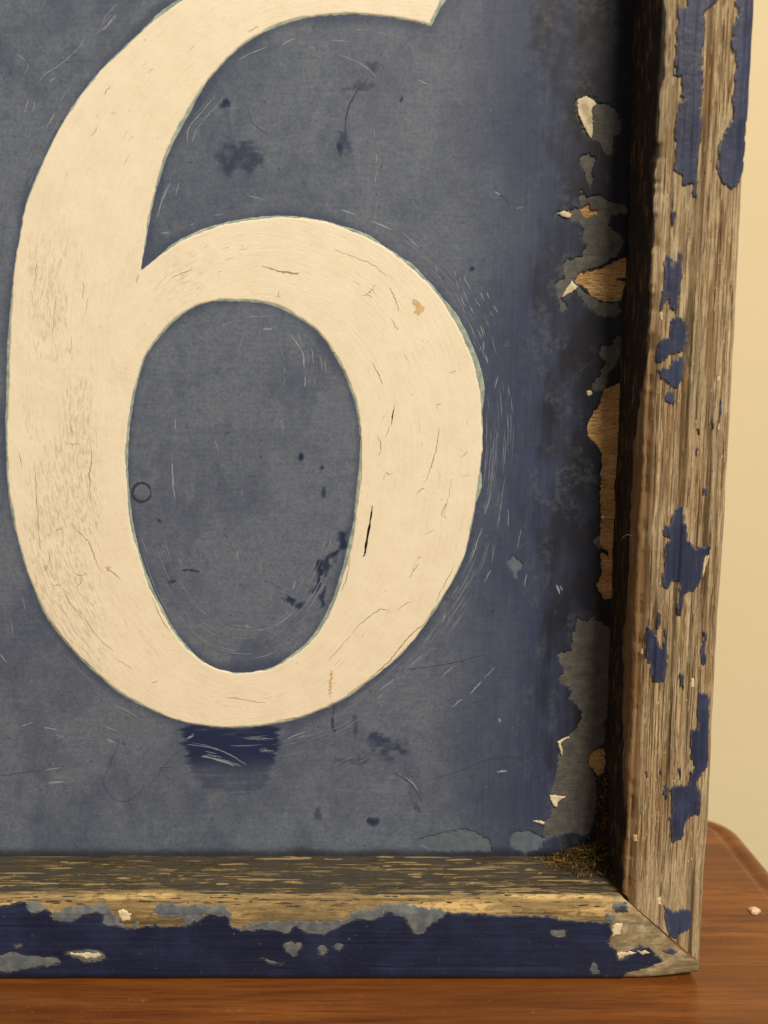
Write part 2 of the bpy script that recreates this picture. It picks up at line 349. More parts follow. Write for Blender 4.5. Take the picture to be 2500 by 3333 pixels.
# paint film over the board with the chips missing from it
res = .0005
xs = np.arange(-.235, XIN+.0012, res); zs = np.arange(.026, .428, res); X, Z = np.meshgrid(xs, zs)
ci = np.searchsorted(xs, .004); Xc, Zc = X[:, ci:], Z[:, ci:]
jag = (fbm(Xc*900, Zc*900, 9, 3)-.5)*.0022
sU = np.full(X.shape, .05); sW = np.full(X.shape, .05)
sU[:, ci:] = np.min([sdf([l], Xc, Zc) for l in U_l], 0)+jag; sW[:, ci:] = np.min([sdf([l], Xc, Zc) for l in W_l], 0)+jag*.6
dpaint = np.maximum(-np.minimum(sU, sW), np.maximum(np.maximum(X-XIN-.0008, -.233-X), np.maximum(.0275-Z, Z-.4265)))
sD = np.empty(X.shape); st = 4
Xk, Zk = X[::st, ::st], Z[::st, ::st]; dk = sdf(digit_loops, Xk, Zk)
def upsample(a, shape, st):
    r = np.arange(shape[0])/st; c = np.arange(shape[1])/st
    r0 = np.minimum(r.astype(int), a.shape[0]-2); c0 = np.minimum(c.astype(int), a.shape[1]-2); fr = (r-r0)[:, None]; fc = (c-c0)[None, :]
    return (a[r0][:, c0]*(1-fc)+a[r0][:, c0+1]*fc)*(1-fr)+(a[r0+1][:, c0]*(1-fc)+a[r0+1][:, c0+1]*fc)*fr
sD = upsample(dk, X.shape, st)
WX = 2.4*(fbm(X*260, Z*260, 91, 4)-.5); WZ = 2.4*(fbm(X*260, Z*260, 97, 4)-.5)
def blob(p, rx, rz, ang=0):
    c = pan(p); s = .3/2517/.6636
    a = math.radians(ang); dx = (X-c[0])/s+WX*min(rx, 30); dz = (Z-c[1])/s+WZ*min(rz, 30)
    u = (dx*math.cos(a)+dz*math.sin(a))/rx; v = (-dx*math.sin(a)+dz*math.cos(a))/rz
    return 1-sst(.35, 1.2, np.sqrt(u*u+v*v))
wob = (fbm(X*60, Z*25, 21, 4)-.5)
chalk = (.40+.60*sst(.0002, .0045, sD+.006*wob))*(1-.92*sst(.012, .062, X+.022*wob))
chalk *= .90+.2*(fbm(X*130, Z*150, 33, 4)-.5)
chalk *= .76+.40*sst(.28, .62, fbm(X*34+Z*13+3*wob, Z*42-X*11+2*wob, 31, 6))
dark = np.zeros(X.shape)
patch = pan(spline([(398, 1560), (500, 1575), (600, 1562), (603, 1600), (598, 1650), (580, 1690), (560, 1715), (500, 1722), (440, 1705), (412, 1670), (400, 1620)], 3))
sp = sdf([patch], Xk, Zk); sp = upsample(sp, X.shape, st); dark = np.maximum(dark, 1.0*(1-sst(-.0025, .0012, sp+.006*(fbm(X*120, Z*900, 41, 3)-.5))))
pz = pan((500, 1570))[1]; dark *= 1-.5*sst(.011, .021, pz-Z)
for p_, rx, rz, a_, k_ in (((520, 340), 70, 34, 15, .75), ((480, 300), 50, 30, 40, .35), ((740, 300), 12, 45, 10, .7), ((735, 325), 9, 16, 0, 1), ((780, 185), 30, 10, 30, .55), ((800, 140), 22, 16, 0, .6), ((830, 1600), 70, 30, -15, .75), ((760, 1640), 60, 14, 10, .5), ((640, 1600), 40, 22, 0, .4), ((250, 1640), 40, 26, 0, .3), ((720, 1570), 6, 40, 0, .9), ((765, 1560), 8, 30, 0, .6), ((840, 1635), 30, 14, -30, .6), ((900, 1740), 10, 40, 25, .6), ((690, 1760), 12, 30, 10, .6), ((950, 1290), 26, 20, 45, .55), ((560, 335), 30, 12, 0, .5)):
    dark = np.maximum(dark, k_*blob(p_, rx, rz, a_))
darkv = np.zeros(X.shape)
for p_, rx, rz, a_, k_ in (((738, 1160), 13, 26, -15, 1), ((722, 1195), 12, 26, -22, 1), ((705, 1225), 10, 30, -25, .9), ((690, 1240), 10, 34, -20, 1), ((678, 1275), 9, 30, -20, 1), ((698, 1290), 7, 28, -12, .9), ((630, 1296), 20, 11, -20, .95), ((652, 1306), 12, 9, 0, .9), ((650, 990), 6, 12, 0, 1), ((698, 1068), 6, 20, 0, .8), ((695, 1012), 6, 6, 0, .8), ((415, 1233), 18, 4, -5, 1), ((372, 1256), 22, 4, 5, .9), ((486, 230), 11, 10, 0, 1), ((868, 216), 6, 7, 0, 1), ((1018, 580), 7, 7, 0, 1.0), ((345, 1126), 7, 6, 0, .9), ((808, 1775), 17, 12, 0, .9)):
    darkv = np.maximum(darkv, k_*blob(p_, rx, rz, a_))
pale = np.zeros(X.shape)
for p_, rx, rz, a_, k_ in (((820, 1690), 32, 26, 0, .6), ((985, 212), 22, 12, -30, .5), ((125, 1680), 26, 14, 0, .6), ((120, 1590), 40, 10, 10, .5), ((245, 1605), 16, 8, 0, .5), ((860, 1600), 60, 8, 20, .5), ((1095, 745), 9, 9, 0, .5), ((220, 45), 20, 40, -30, .35), ((45, 130), 16, 10, 0, .6), ((1110, 1215), 14, 14, 0, .5)):
    pale = np.maximum(pale, k_*blob(p_, rx, rz, a_))
cl = sst(.045, .06, X)*sst(.50, .70, fbm(X*190, Z*100, 57, 6)); 
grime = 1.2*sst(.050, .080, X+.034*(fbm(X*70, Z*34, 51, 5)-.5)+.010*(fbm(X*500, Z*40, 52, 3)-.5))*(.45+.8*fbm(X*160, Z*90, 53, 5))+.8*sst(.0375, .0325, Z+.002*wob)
MP = mat_panel()
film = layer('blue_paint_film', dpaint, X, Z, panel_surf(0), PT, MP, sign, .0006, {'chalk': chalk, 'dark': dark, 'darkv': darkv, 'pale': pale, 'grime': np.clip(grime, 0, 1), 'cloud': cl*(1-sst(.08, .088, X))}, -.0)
film['label'] = 'hazy slate blue paint, peeling along its right edge'
# undercoat showing in the chips
mu = Mat('grey_undercoat', .7, .25); p = mu.pos()
c = mu.mix(mu.rng(mu.noise(p, 260, 5, .65), .35, .7), (80, 82, 84), (102, 102, 98)); c = mu.mix(mu.math('MULTIPLY', mu.rng(mu.noise(mu.scale(p, (160, 1, 600)), 1, 4), .55, .7), .5), c, (60, 63, 68))
mu.color(c); mu.bump(mu.noise(mu.scale(p, (120, 1, 420)), 1, 4, .6, .5), .0006, .6); MU = mu.m
mu2 = Mat('slate_undercoat', .7, .25); p = mu2.pos(); mu2.color(mu2.mix(mu2.rng(mu2.noise(p, 260, 5, .65), .35, .7), (86, 98, 114), (104, 114, 126))); mu2.bump(mu2.noise(p, 300, 4), .0003, .5)
for ui, l in enumerate(U_l):
    xx, zz = bbox_grid(l, .0005, .002)
    j = (fbm(xx*900, zz*900, 9, 3)-.5)*.0022
    d = sdf([l], xx, zz)-.0011
    for wl in W_l: d = np.maximum(d, -(sdf([wl], xx, zz)+j*.6))
    d = np.maximum(d, xx-XIN-.0005)
    o = layer('undercoat_patch', d, xx, zz, panel_surf(0), .00012, mu2.m if ui in (7, 8, 9) else MU, film, .0003)
mc = Mat('cream_flake', .6, .3); p = mc.pos(); mc.color(mc.mix(mc.rng(mc.noise(p, 300, 4), .35, .7), (222, 212, 184), (188, 176, 148))); MC = mc.m
for i, q in enumerate(CREAM):
    l = pan(np.array(q)); xx, zz = bbox_grid(l, .00035); d = sdf([l], xx, zz)+(fbm(xx*1500, zz*1500, 61+i, 2)-.5)*.0006
    c0 = l.mean(0)
    def lift(x, z, c0=c0, i=i):
        P, N = panel_surf(PT)(x, z); P[:, 1] -= .0002+.0002*np.sin((x-c0[0])*900+(z-c0[1])*500+i); return P, N
    layer('lifted_flake', d, xx, zz, lift, .00022, MC, film, .0003)
# the digit: an older pale coat, then the cream coat on top
res = .00045
xx, zz = bbox_grid(digit_loops[0], res, .004)
dk = sdf(digit_loops, xx[::3, ::3], zz[::3, ::3])
dfull = upsample(dk, xx.shape, 3); near = np.abs(dfull) < .004
dn = sdf(digit_loops, xx[near][None], zz[near][None])[0]; dfull[near] = dn
_, sv, su = polydist(cen, xx[::3, ::3], zz[::3, ::3]); sv = upsample(sv, xx.shape, 3); su = upsample(su, xx.shape, 3)
mo = Mat('old_green_grey_coat', .6, .3); p = mo.pos(); mo.color(mo.mix(mo.rng(mo.noise(p, 300, 4), .3, .7), (124, 144, 142), (172, 184, 172))); MO = mo.m
off = .0019*sst(.36, .68, fbm(xx*38, zz*38, 71, 3))*(.35+.65*sst(-.04, .03, xx))+.0002
off += .0008*sst(.02, -.10, xx+zz*.0)*0
d2 = dfull-off+(fbm(xx*500, zz*500, 73, 2)-.5)*.0004
old = layer('old_digit_coat', d2, xx, zz, panel_surf(PT), .00012, MO, sign, .0003)
d1 = dfull+(fbm(xx*420, zz*420, 75, 3)-.5)*.0007+(fbm(xx*75, zz*75, 76, 3)-.5)*.0012
cxz = pan((150, 950)); dirt = (.25+.95*sst(.42, .62, fbm(xx*70, zz*38, 79, 4)))*(1-sst(.006, .02, np.abs(xx-cxz[0]+.004)))*sst(.06, .12, zz)*(1-sst(.24, .30, zz))+.55*fbm(xx*30, zz*30, 77, 3)
c2 = pan((400, 600)); dirt = np.maximum(dirt, .8*(1-sst(.004, .022, np.hypot(xx-c2[0], (zz-c2[1])*1.2))))
MD = mat_digit()
def dig_surf(x, z):
    P, N = panel_surf(PT)(x, z); return P, N
rel = .00003
digit = layer('digit_six', d1, xx, zz, dig_surf, .00026, MD, sign, .0005, {'su': su, 'sv': sv, 'dirt': np.clip(dirt, 0, 1)})
digit['label'] = 'large cream hand-painted digit 6'

# ---- cracks, stains and specks on the digit
dsurf = panel_surf(PT+.00026)
cr = []
def crk(f, pts, w_): cr.append((wiggle(pan(np.array(f(pts))), 6, .00016), w_*.78e-3))
for f, pts, w_ in ((CD, [(640, 30), (625, 90), (622, 140)], .45), (CD, [(610, 140), (590, 205)], .3), (CD, [(545, 195), (565, 250), (555, 305)], .35), (CD, [(880, 150), (865, 260), (830, 380), (805, 445)], .4), (CD, [(1035, 275), (1000, 310)], .35),
 (CD, [(580, 440), (590, 395), (605, 405), (635, 395)], .3), (CD, [(800, 480), (780, 485), (755, 515)], .3), (CD, [(915, 560), (900, 590), (890, 640)], .35), (CD, [(945, 420), (930, 520), (905, 610), (915, 650)], .25), (CD, [(770, 885), (750, 910), (720, 960)], .35),
 (CD, [(410, 1262), (470, 1195), (555, 1135), (605, 1135)], .4), (CD, [(645, 1140), (690, 1105), (735, 1090)], .3), (CD, [(405, 1270), (350, 1330), (280, 1410)], .25), (CD, [(850, 700), (800, 730)], .25), (CD, [(780, 850), (760, 855)], .3),
 (CD, [(440, 80), (455, 170), (460, 250), (458, 420), (440, 560)], .35), (CD, [(400, 840), (380, 950), (350, 1040)], .4),
 (CD, [(860, 1110), (800, 1200), (730, 1265), (665, 1340), (600, 1420), (500, 1505), (380, 1590)], .55), (CD, [(960, 890), (900, 1010), (860, 1090)], .3), (CD, [(200, 1690), (100, 1715), (0, 1730)], .4), (CD, [(300, 1650), (220, 1680)], .5),
 (CB, [(0, 1460), (60, 1475), (125, 1478)], .5), (CB, [(535, 1540), (510, 1570), (490, 1590), (465, 1595)], .35), (CB, [(490, 1590), (520, 1610)], .3), (CB, [(610, 1555), (630, 1590), (650, 1640), (660, 1685)], .4), (CB, [(620, 1720), (640, 1760), (660, 1785)], .3), (CB, [(515, 1960), (550, 2020), (575, 2075)], .4), (CB, [(970, 2000), (930, 2015)], .3), (CB, [(310, 1350), (420, 1390), (520, 1430), (600, 1490)], .25), (CB, [(300, 1900), (320, 1905)], .3), (CB, [(350, 1970), (410, 2090)], .3), (CB, [(890, 2180), (860, 2190)], .3), (CB, [(15, 1570), (10, 1610)], .3),
 (CA, [(1410, 1435), (1490, 1460), (1610, 1480)], .5), (CA, [(930, 1505), (1000, 1470), (1040, 1465)], .3), (CA, [(750, 1480), (742, 1530)], .35), (CA, [(600, 465), (560, 520)], .3), (CA, [(1340, 180), (1400, 150)], .35), (CA, [(530, 690), (500, 740)], .25), (CA, [(455, 1520), (450, 1620)], .3), (CA, [(200, 1400), (195, 1530)], .25), (CA, [(480, 1600), (465, 1700)], .25), (CA, [(305, 1600), (290, 1800)], .25), (CA, [(390, 1820), (385, 1920)], .25),
 (CC, [(495, 230), (500, 330), (488, 420), (495, 550)], .4), (CC, [(190, 330), (200, 500), (212, 700), (222, 810)], .3), (CC, [(380, 660), (430, 715), (490, 780), (520, 870), (550, 930)], .4), (CC, [(570, 900), (610, 930), (655, 970)], .4), (CC, [(345, 1010), (390, 1110), (460, 1165)], .35), (CC, [(460, 1165), (500, 1240), (560, 1310), (620, 1360)], .3), (CC, [(640, 1400), (715, 1455)], .3), (CC, [(440, 950), (442, 985), (415, 1015)], .35), (CC, [(410, 940), (440, 950), (470, 935)], .35), (CC, [(820, 1530), (860, 1515)], .35), (CC, [(1225, 1605), (1300, 1615), (1440, 1635)], .35), (CC, [(265, 820), (280, 900), (285, 960)], .3), (CC, [(290, 1000), (340, 1000)], .3), (CC, [(380, 130), (400, 200)], .35), (CC, [(370, 240), (430, 240)], .3), (CC, [(350, 690), (300, 710)], .3), (CC, [(250, 1180), (320, 1250), (400, 1350), (500, 1440)], .3), (CC, [(820, 1060), (870, 1180), (920, 1250)], .35), (CC, [(110, 280), (120, 370)], .3)):
    crk(f, pts, w_)
for k in range(70):          # short hair cracks and dirt dashes lying with the brush strokes
    i = rng.integers(4, len(cen)-6); tg = cen[i+1]-cen[i]; tg /= np.linalg.norm(tg); nm = np.array([-tg[1], tg[0]])
    c0 = cen[i]+nm*rng.normal(0, .0070); l_ = rng.uniform(.001, .0055); q = c0+tg*np.linspace(-l_/2, l_/2, 5)[:, None]+nm*rng.normal(0, .00018, 5)[:, None]
    if sdf(digit_loops, q[:, 0], q[:, 1]).max() < -.001: cr.append((q, rng.uniform(.06, .14)*1e-3))
mk = Mat('crack_shadow', .9, .1); mk.color((156, 144, 120)); MK = mk.m
ribbons('hair_cracks', cr, MK, digit, dsurf, .00003)
mk2 = Mat('open_crack', .9, .1); mk2.color((38, 30, 22))
ribbons('open_crack', [(wiggle(pan(np.array(CD([(517, 570), (508, 650), (492, 740), (480, 815), (470, 848)]))), 5, .00006), .0008), (wiggle(pan(np.array(CD([(632, 55), (627, 90), (624, 115)]))), 4, .00005), .0005)], mk2.m, digit, dsurf, .00004)
ms = Mat('brown_stain', .8, .2); p = ms.pos(); ms.color(ms.mix(ms.noise(p, 400, 4), (196, 164, 112), (222, 200, 160)))
for f, pts in ((CB, [(740, 1610), (770, 1640), (800, 1660), (790, 1690), (760, 1705), (745, 1690), (755, 1660), (735, 1640)]), (CD, [(296, 1460), (302, 1462), (300, 1560), (290, 1610), (284, 1560)]), (CC, [(240, 900), (260, 892), (268, 905), (255, 915)]), (CC, [(570, 905), (600, 900), (598, 922), (580, 925)])):
    l = pan(np.array(f(pts))); xq, zq = bbox_grid(l, .0003); d = sdf([l], xq, zq)+(fbm(xq*2200, zq*2200, 81, 2)-.5)*.0016
    layer('stain', d, xq, zq, dsurf, .00003, ms.m, digit, .0003, None, 0)

# ---- scratches in the blue paint
psurf = panel_surf(PT); sc = []
def scr(f, pts, w_=.35, dash=0):
    q = wiggle(pan(np.array(f(pts))), 6, .00008)
    if dash:
        i = 0
        while i < len(q)-2:
            k = rng.integers(3, 7); sc.append((q[i:i+k], w_*1e-3*rng.uniform(.5, 1.1))); i += k+rng.integers(0, 3)
    else: sc.append((q, w_*1e-3))
for a in ((CB, [(330, 295), (440, 340), (500, 380), (540, 425)], .4), (CB, [(430, 165), (560, 180), (670, 210)], .35, 1), (CB, [(755, 432), (840, 465)], .35), (CB, [(350, 1135), (430, 1160)], .45), (CB, [(510, 1195), (630, 1245)], .6), (CB, [(690, 1265), (730, 1300), (770, 1340)], .6), (CB, [(580, 1195), (630, 1215)], .35), (CB, [(300, 220), (395, 230)], .45), (CB, [(50, 230), (105, 210)], .45), (CB, [(170, 257), (205, 260)], .3),
 (CB, [(985, 1490), (1010, 1570), (1060, 1690), (1110, 1790), (1120, 1890), (1145, 1970)], .4, 1), (CB, [(1010, 1490), (1060, 1590), (1120, 1700), (1150, 1780)], .4, 1), (CB, [(1100, 1580), (1150, 1680), (1200, 1740)], .4, 1), (CB, [(1135, 1580), (1165, 1640), (1195, 1690)], .4, 1), (CB, [(970, 1520), (1010, 1640), (1070, 1740), (1110, 1850), (1090, 1900)], .35, 1), (CB, [(975, 1600), (1030, 1720), (1090, 1880)], .3, 1), (CB, [(1160, 1820), (1200, 1960)], .3, 1), (CB, [(960, 1460), (970, 1500)], .3), (CB, [(1195, 2030), (1175, 2100)], .35), (CB, [(860, 1430), (870, 1470)], .3), (CB, [(1180, 1040), (1205, 1055)], .6), (CB, [(1290, 1130), (1330, 1120)], .4), (CB, [(525, 690), (540, 830), (535, 990)], .3, 1), (CB, [(500, 900), (500, 1080)], .2, 1),
 (CA, [(460, 210), (420, 270), (330, 350), (240, 410), (205, 460)], .4), (CA, [(560, 170), (630, 80)], .5), (CA, [(540, 150), (600, 60), (640, 20)], .4), (CA, [(500, 200), (570, 150), (630, 100)], .4), (CA, [(360, 490), (300, 610), (230, 730)], .4, 1), (CA, [(160, 530), (135, 610)], .4), (CA, [(190, 550), (180, 610)], .3), (CA, [(270, 450), (300, 420)], .4), (CA, [(90, 290), (140, 330)], .6), (CA, [(160, 350), (140, 400)], .4),
 (CA, [(1160, 525), (1080, 620), (1020, 700), (1015, 780)], .4), (CA, [(1180, 570), (1110, 640), (1060, 710)], .4), (CA, [(1060, 700), (1040, 770)], .35), (CA, [(1240, 590), (1290, 585)], .4), (CA, [(920, 990), (880, 1080), (850, 1180)], .4), (CA, [(970, 985), (950, 1060)], .35), (CA, [(1280, 330), (1360, 290), (1450, 255)], .4), (CA, [(1520, 250), (1580, 215)], .5), (CA, [(870, 1260), (920, 1255)], .5), (CA, [(1030, 1215), (1050, 1210)], .4), (CA, [(1330, 1055), (1430, 1080)], .3), (CA, [(1150, 1165), (1210, 1160)], .3),
 (CA, [(1560, 1800), (1620, 1870), (1650, 1960)], .4, 1), (CA, [(1420, 1780), (1470, 1775)], .8), (CA, [(1200, 1760), (1330, 1715), (1480, 1710)], .3, 1),
 (CB, [(80, 1810), (130, 1880)], .6), (CB, [(110, 1790), (150, 1880)], .4), (CB, [(145, 1910), (152, 1990)], .6), (CB, [(155, 2030), (155, 2090)], .7), (CB, [(190, 1880), (205, 2000), (210, 2100)], .45, 1), (CB, [(225, 1880), (245, 1970), (250, 2070)], .4, 1), (CB, [(260, 1950), (270, 2010)], .35), (CB, [(30, 1900), (45, 2000), (40, 2080)], .3, 1),
 (CC, [(952, 110), (945, 160)], .35), (CC, [(930, 330), (935, 440), (945, 540)], .6), (CC, [(1130, 40), (1165, 75)], .3), (CC, [(1160, 220), (1180, 270)], .4), (CC, [(1300, 310), (1305, 400), (1310, 520)], .35, 1), (CC, [(1285, 820), (1280, 850)], .6), (CC, [(1405, 870), (1420, 1000)], .35, 1), (CC, [(1600, 980), (1580, 1030)], .35), (CC, [(965, 850), (985, 900)], .3), (CC, [(1520, 110), (1530, 160)], .3), (CC, [(1320, 1220), (1360, 1230)], .5), (CC, [(1380, 1245), (1450, 1235)], .4), (CC, [(760, 740), (800, 830)], .3),
 (CC, [(615, 1650), (680, 1675), (740, 1710)], .5), (CC, [(240, 1770), (310, 1780)], .5), (CC, [(110, 1765), (180, 1740)], .5), (CC, [(580, 1835), (615, 1845)], .9), (CC, [(260, 2070), (350, 2060)], .9), (CC, [(240, 2000), (330, 1985)], .6), (CC, [(550, 1760), (640, 1790)], .4), (CC, [(60, 1180), (80, 1330)], .5, 1), (CC, [(125, 1070), (140, 1140)], .35), (CC, [(0, 1370), (40, 1420)], .5), (CC, [(300, 1810), (350, 1820)], .4), (CC, [(1090, 1925), (1150, 1935), (1270, 1975)], .9), (CC, [(1110, 1915), (1200, 1930)], .6), (CC, [(1320, 1830), (1400, 1825), (1480, 1832)], .5), (CC, [(1010, 1860), (1150, 1880), (1260, 1925), (1330, 1970)], .4), (CC, [(1010, 1830), (1045, 1815)], .9), (CC, [(1400, 1890), (1480, 1895)], .4), (CC, [(1550, 1830), (1650, 1790)], .4), (CD, [(130, 1820), (260, 1790)], .4, 1), (CD, [(330, 1960), (480, 1900)], .5, 1), (CD, [(380, 1990), (560, 1900)], .4, 1),
 (CD, [(1195, 175), (1185, 310), (1165, 470), (1125, 620)], .45, 1), (CD, [(1110, 690), (1080, 780), (1045, 885)], .4), (CD, [(1160, 260), (1150, 400), (1120, 600)], .3, 1), (CD, [(1230, 420), (1210, 580), (1190, 700), (1150, 950)], .35, 1), (CD, [(1250, 590), (1252, 690)], .4), (CD, [(1320, 700), (1300, 810)], .4), (CD, [(1350, 940), (1335, 1010)], .35), (CD, [(1155, 920), (1120, 990)], .35), (CD, [(915, 1160), (890, 1200)], .5), (CD, [(830, 1270), (810, 1300)], .4), (CD, [(800, 1370), (690, 1465)], .5), (CD, [(640, 1505), (560, 1565)], .45), (CD, [(570, 1590), (545, 1618)], .4), (CD, [(1180, 1445), (1120, 1500)], .4), (CD, [(1110, 1520), (1045, 1588)], .6), (CD, [(1000, 1615), (950, 1660)], .4), (CD, [(960, 1435), (890, 1495)], .3), (CD, [(1190, 2010), (1240, 2000)], .8), (CD, [(700, 2040), (740, 2075), (765, 2110)], .7), (CD, [(1200, 1720), (1210, 1740)], .8), (CD, [(1510, 1000), (1530, 1050)], .7), (CD, [(100, 980), (85, 1030)], .35)):
    scr(*a)
for k in range(46):          # ring of fine sanding marks following the counter and the bowl
    t0 = rng.uniform(200, 340); rr = rng.uniform(.72, .95); a = np.radians(np.linspace(t0, t0+rng.uniform(4, 18), 6))
    q = np.stack([526+250*rr*np.cos(a), 1050-400*rr*np.sin(a)], -1)
    sc.append((pan(q), rng.uniform(.1, .22)*1e-3))
oc = pan(spline(OUT, 4, False)); og = np.gradient(oc, axis=0); og /= np.linalg.norm(og, axis=1)[:, None]; on = np.stack([og[:, 1], -og[:, 0]], -1); scuff = []
if sdf(digit_loops, (oc[60:61]+on[60:61]*.004)[:, 0], (oc[60:61]+on[60:61]*.004)[:, 1])[0] < 0: on = -on
for k in range(17):         # clusters of rubbing marks round the outside of the digit
    ic = rng.integers(8, len(oc)-20); d0 = rng.uniform(.003, .012)
    for j_ in range(rng.integers(6, 16)):
        i0 = int(np.clip(ic+rng.integers(-6, 7), 0, len(oc)-9)); n_ = rng.integers(3, 8); q = oc[i0:i0+n_]+on[i0:i0+n_]*(d0+rng.normal(0, .0022))
        scuff.append((q+rng.normal(0, .00006, q.shape), rng.uniform(.12, .5)*1e-3))
scuff = [f_ for f_ in scuff if sdf(digit_loops, f_[0][:, 0], f_[0][:, 1]).min() > .0008 and f_[0][:, 0].max() < .07]
for k in range(14):
    q0 = np.array([915+rng.uniform(0, 80), 490+rng.uniform(0, 60)]); sc.append((pan(np.array(CB([q0, q0+np.array([rng.uniform(20, 50), rng.uniform(20, 60)])]))), .25e-3))
mp_ = Mat('pale_scratch', .7, .2); mp_.color((138, 148, 162)); mp2 = Mat('faint_scratch', .7, .2); mp2.color((108, 117, 134))
faint = []
for q, w_ in sc:
    tg = q[-1]-q[0]; L_ = np.linalg.norm(tg)+1e-9; nm = np.array([-tg[1], tg[0]])/L_
    for k in range(rng.integers(1, 4)):
        a, b = sorted(rng.random(2)); i0, i1 = int(a*len(q)), max(int(b*len(q)), int(a*len(q))+2)
        faint.append((q[i0:i1]+nm*rng.normal(0, .0009)+tg*rng.normal(0, .15), w_*rng.uniform(.4, 1.1)))
ribbons('scratches', [(q, w_*rng.uniform(.55, 1.1)) for q, w_ in sc], mp_.m, film, psurf, .00004)
ribbons('faint_scratches', scuff+[f_ for f_ in faint if len(f_[0]) > 1], mp2.m, film, psurf, .00003)
dsc = []
for a in ((CC, [(650, 1830), (600, 1960), (555, 2060)], .4), (CC, [(1000, 1870), (900, 1960), (845, 2040), (800, 2090)], .4), (CC, [(555, 2060), (600, 2140), (680, 2170), (780, 2100)], .35), (CC, [(860, 1985), (930, 1985)], .4), (CC, [(0, 2030), (150, 2010), (220, 2010)], .5), (CD, [(620, 1465), (800, 1445), (1000, 1410), (1120, 1375)], .4), (CD, [(1060, 1640), (1120, 1620), (1160, 1585)], .35), (CD, [(620, 2010), (680, 2040), (740, 2090), (790, 2180)], .6), (CD, [(830, 2050), (1000, 2000), (1150, 1940), (1330, 1930)], .4), (CD, [(1160, 700), (1220, 760)], .35), (CA, [(1340, 590), (1370, 670), (1450, 730)], .4), (CD, [(1440, 1010), (1490, 1080)], .4), (CB, [(500, 420), (440, 490), (400, 560), (375, 650), (372, 740)], .9), (CB, [(1190, 1050), (1230, 1070), (1260, 1115)], .7), (C2, [(220, 600), (330, 480), (420, 400), (500, 345)], .7), (CC, [(1450, 980), (1550, 1040)], .3)):
    dsc.append((wiggle(pan(np.array(a[0](a[1]))), 6, .0001), a[2]*.6e-3))
mdk = Mat('dark_scratch', .6, .3); mdk.color((54, 60, 76)); ribbons('dark_scratches', dsc, mdk.m, film, psurf, .00003)
# round blister
aa = np.linspace(0, 2*math.pi, 30); bl = []
for cx, cy, r_, w_ in ((307, 1063, 20, 1.3),):
    bl.append((pan(np.stack([cx+r_*np.cos(aa)*(1+.04*np.sin(3*aa)), cy+r_*np.sin(aa)], -1)), w_*1e-3))
ribbons('blister_rings', bl, mdk.m, film, psurf, .00005)

# ------------------------------------------------------------------ frame rails
def make_profile(pts, step):
    P = np.array(pts); d = np.r_[0, np.cumsum(np.linalg.norm(np.diff(P, axis=0), axis=1))]
    s = np.linspace(0, d[-1], int(d[-1]/step)+1); Q = np.stack([np.interp(s, d, P[:, 0]), np.interp(s, d, P[:, 1])], -1)
    return d, P, s
def arc(cx, cy, r, a0, a1, n=7): return [(cx+r*math.cos(math.radians(a)), cy+r*math.sin(math.radians(a))) for a in np.linspace(a0, a1, n)]
class Rail:
    def __init__(s, pts):
        s.P = np.array(pts); s.d = np.r_[0, np.cumsum(np.linalg.norm(np.diff(s.P, axis=0), axis=1))]
        tg = np.gradient(s.P, s.d, axis=0); tg /= np.linalg.norm(tg, axis=1)[:, None]; s.N = np.stack([tg[:, 1], -tg[:, 0]], -1)
    def at(s, q):
        f = lambda a: np.interp(q, s.d, a)
        n = np.stack([f(s.N[:, 0]), f(s.N[:, 1])], -1); n /= np.linalg.norm(n, axis=-1)[..., None]
        return np.stack([f(s.P[:, 0]), f(s.P[:, 1])], -1), n
def grain(s, t, seed):
    a = fbm(s*750+.6*fbm(s*60, t*14, seed+5, 2), t*26, seed, 3); b = fbm(s*1300, t*16, seed+3, 2); k = fbm(s*420, t*11, seed+9, 2)
    crack = sst(.66, .80, k)
    return .00042*(a-.5)+.0002*(b-.5)-.0006*crack+.0006*(fbm(s*45, t*45, seed+7, 3)-.5), np.clip(crack+sst(.58, .30, a)*.55, 0, 1)
# right rail: profile in (x, y)
r = .0016
RP = Rail([(XIN, .003), (XIN, -RH+.012), (XIN, -RH+r)]+arc(XIN+r, -RH+r, r, 180, 270)[1:]+[(XIN+.010, -RH), (XIN+.020, -RH)]+arc(XOUT-r*1.2, -RH+r*1.2, r*1.2, 270, 360)+[(XOUT, -.010), (XOUT, .013)])
S_ARR = RP.d[3+3]
def mitre(x): return ZB-(x-XIN)*(ZB-.0045)/(XOUT-XIN)
def rsurf(s, t):
    p, n = RP.at(s); g, _ = grain(s, t, 101)
    wear = .0016*np.exp(-((s-S_ARR-.0008)/.0022)**2)*(.25+sst(.28, .20, t)*fbm(t*40, t*0, 113, 3)*1.6)
    wear += .0009*np.exp(-((s-S_ARR-.0285)/.0018)**2)*(.3+1.2*fbm(t*70, t*0+3, 117, 3))
    g = g+(1-sst(S_ARR-.003, S_ARR+.001, s))*(.0011*(fbm(s*160, t*130, 121, 4)-.5)+.0007*(fbm(s*500, t*300, 123, 3)-.5))
    g = g-.0012*np.exp(-((s-S_ARR)/.0016)**2)*sst(.5, .75, fbm(t*160, t*0+5, 125, 3))
    edge = .0009*(fbm(t*28, t*0+7, 119, 3)-.5)*sst(S_ARR+.014, S_ARR+.03, s)
    q = p+n*(g-wear)[..., None]
    P = np.stack([q[..., 0]+edge, q[..., 1], t], -1); N = np.stack([n[..., 0], n[..., 1], 0*t], -1); return P, N
def face_s(x): return S_ARR+(x-XIN)-.0004
smax = RP.d[-1]; ss = np.arange(0, smax, .00036)
tt = np.r_[np.arange(0, .036, .0005), np.arange(.036, .428, .0007)]
S, T = np.meshgrid(ss, tt)
px, _ = RP.at(ss)
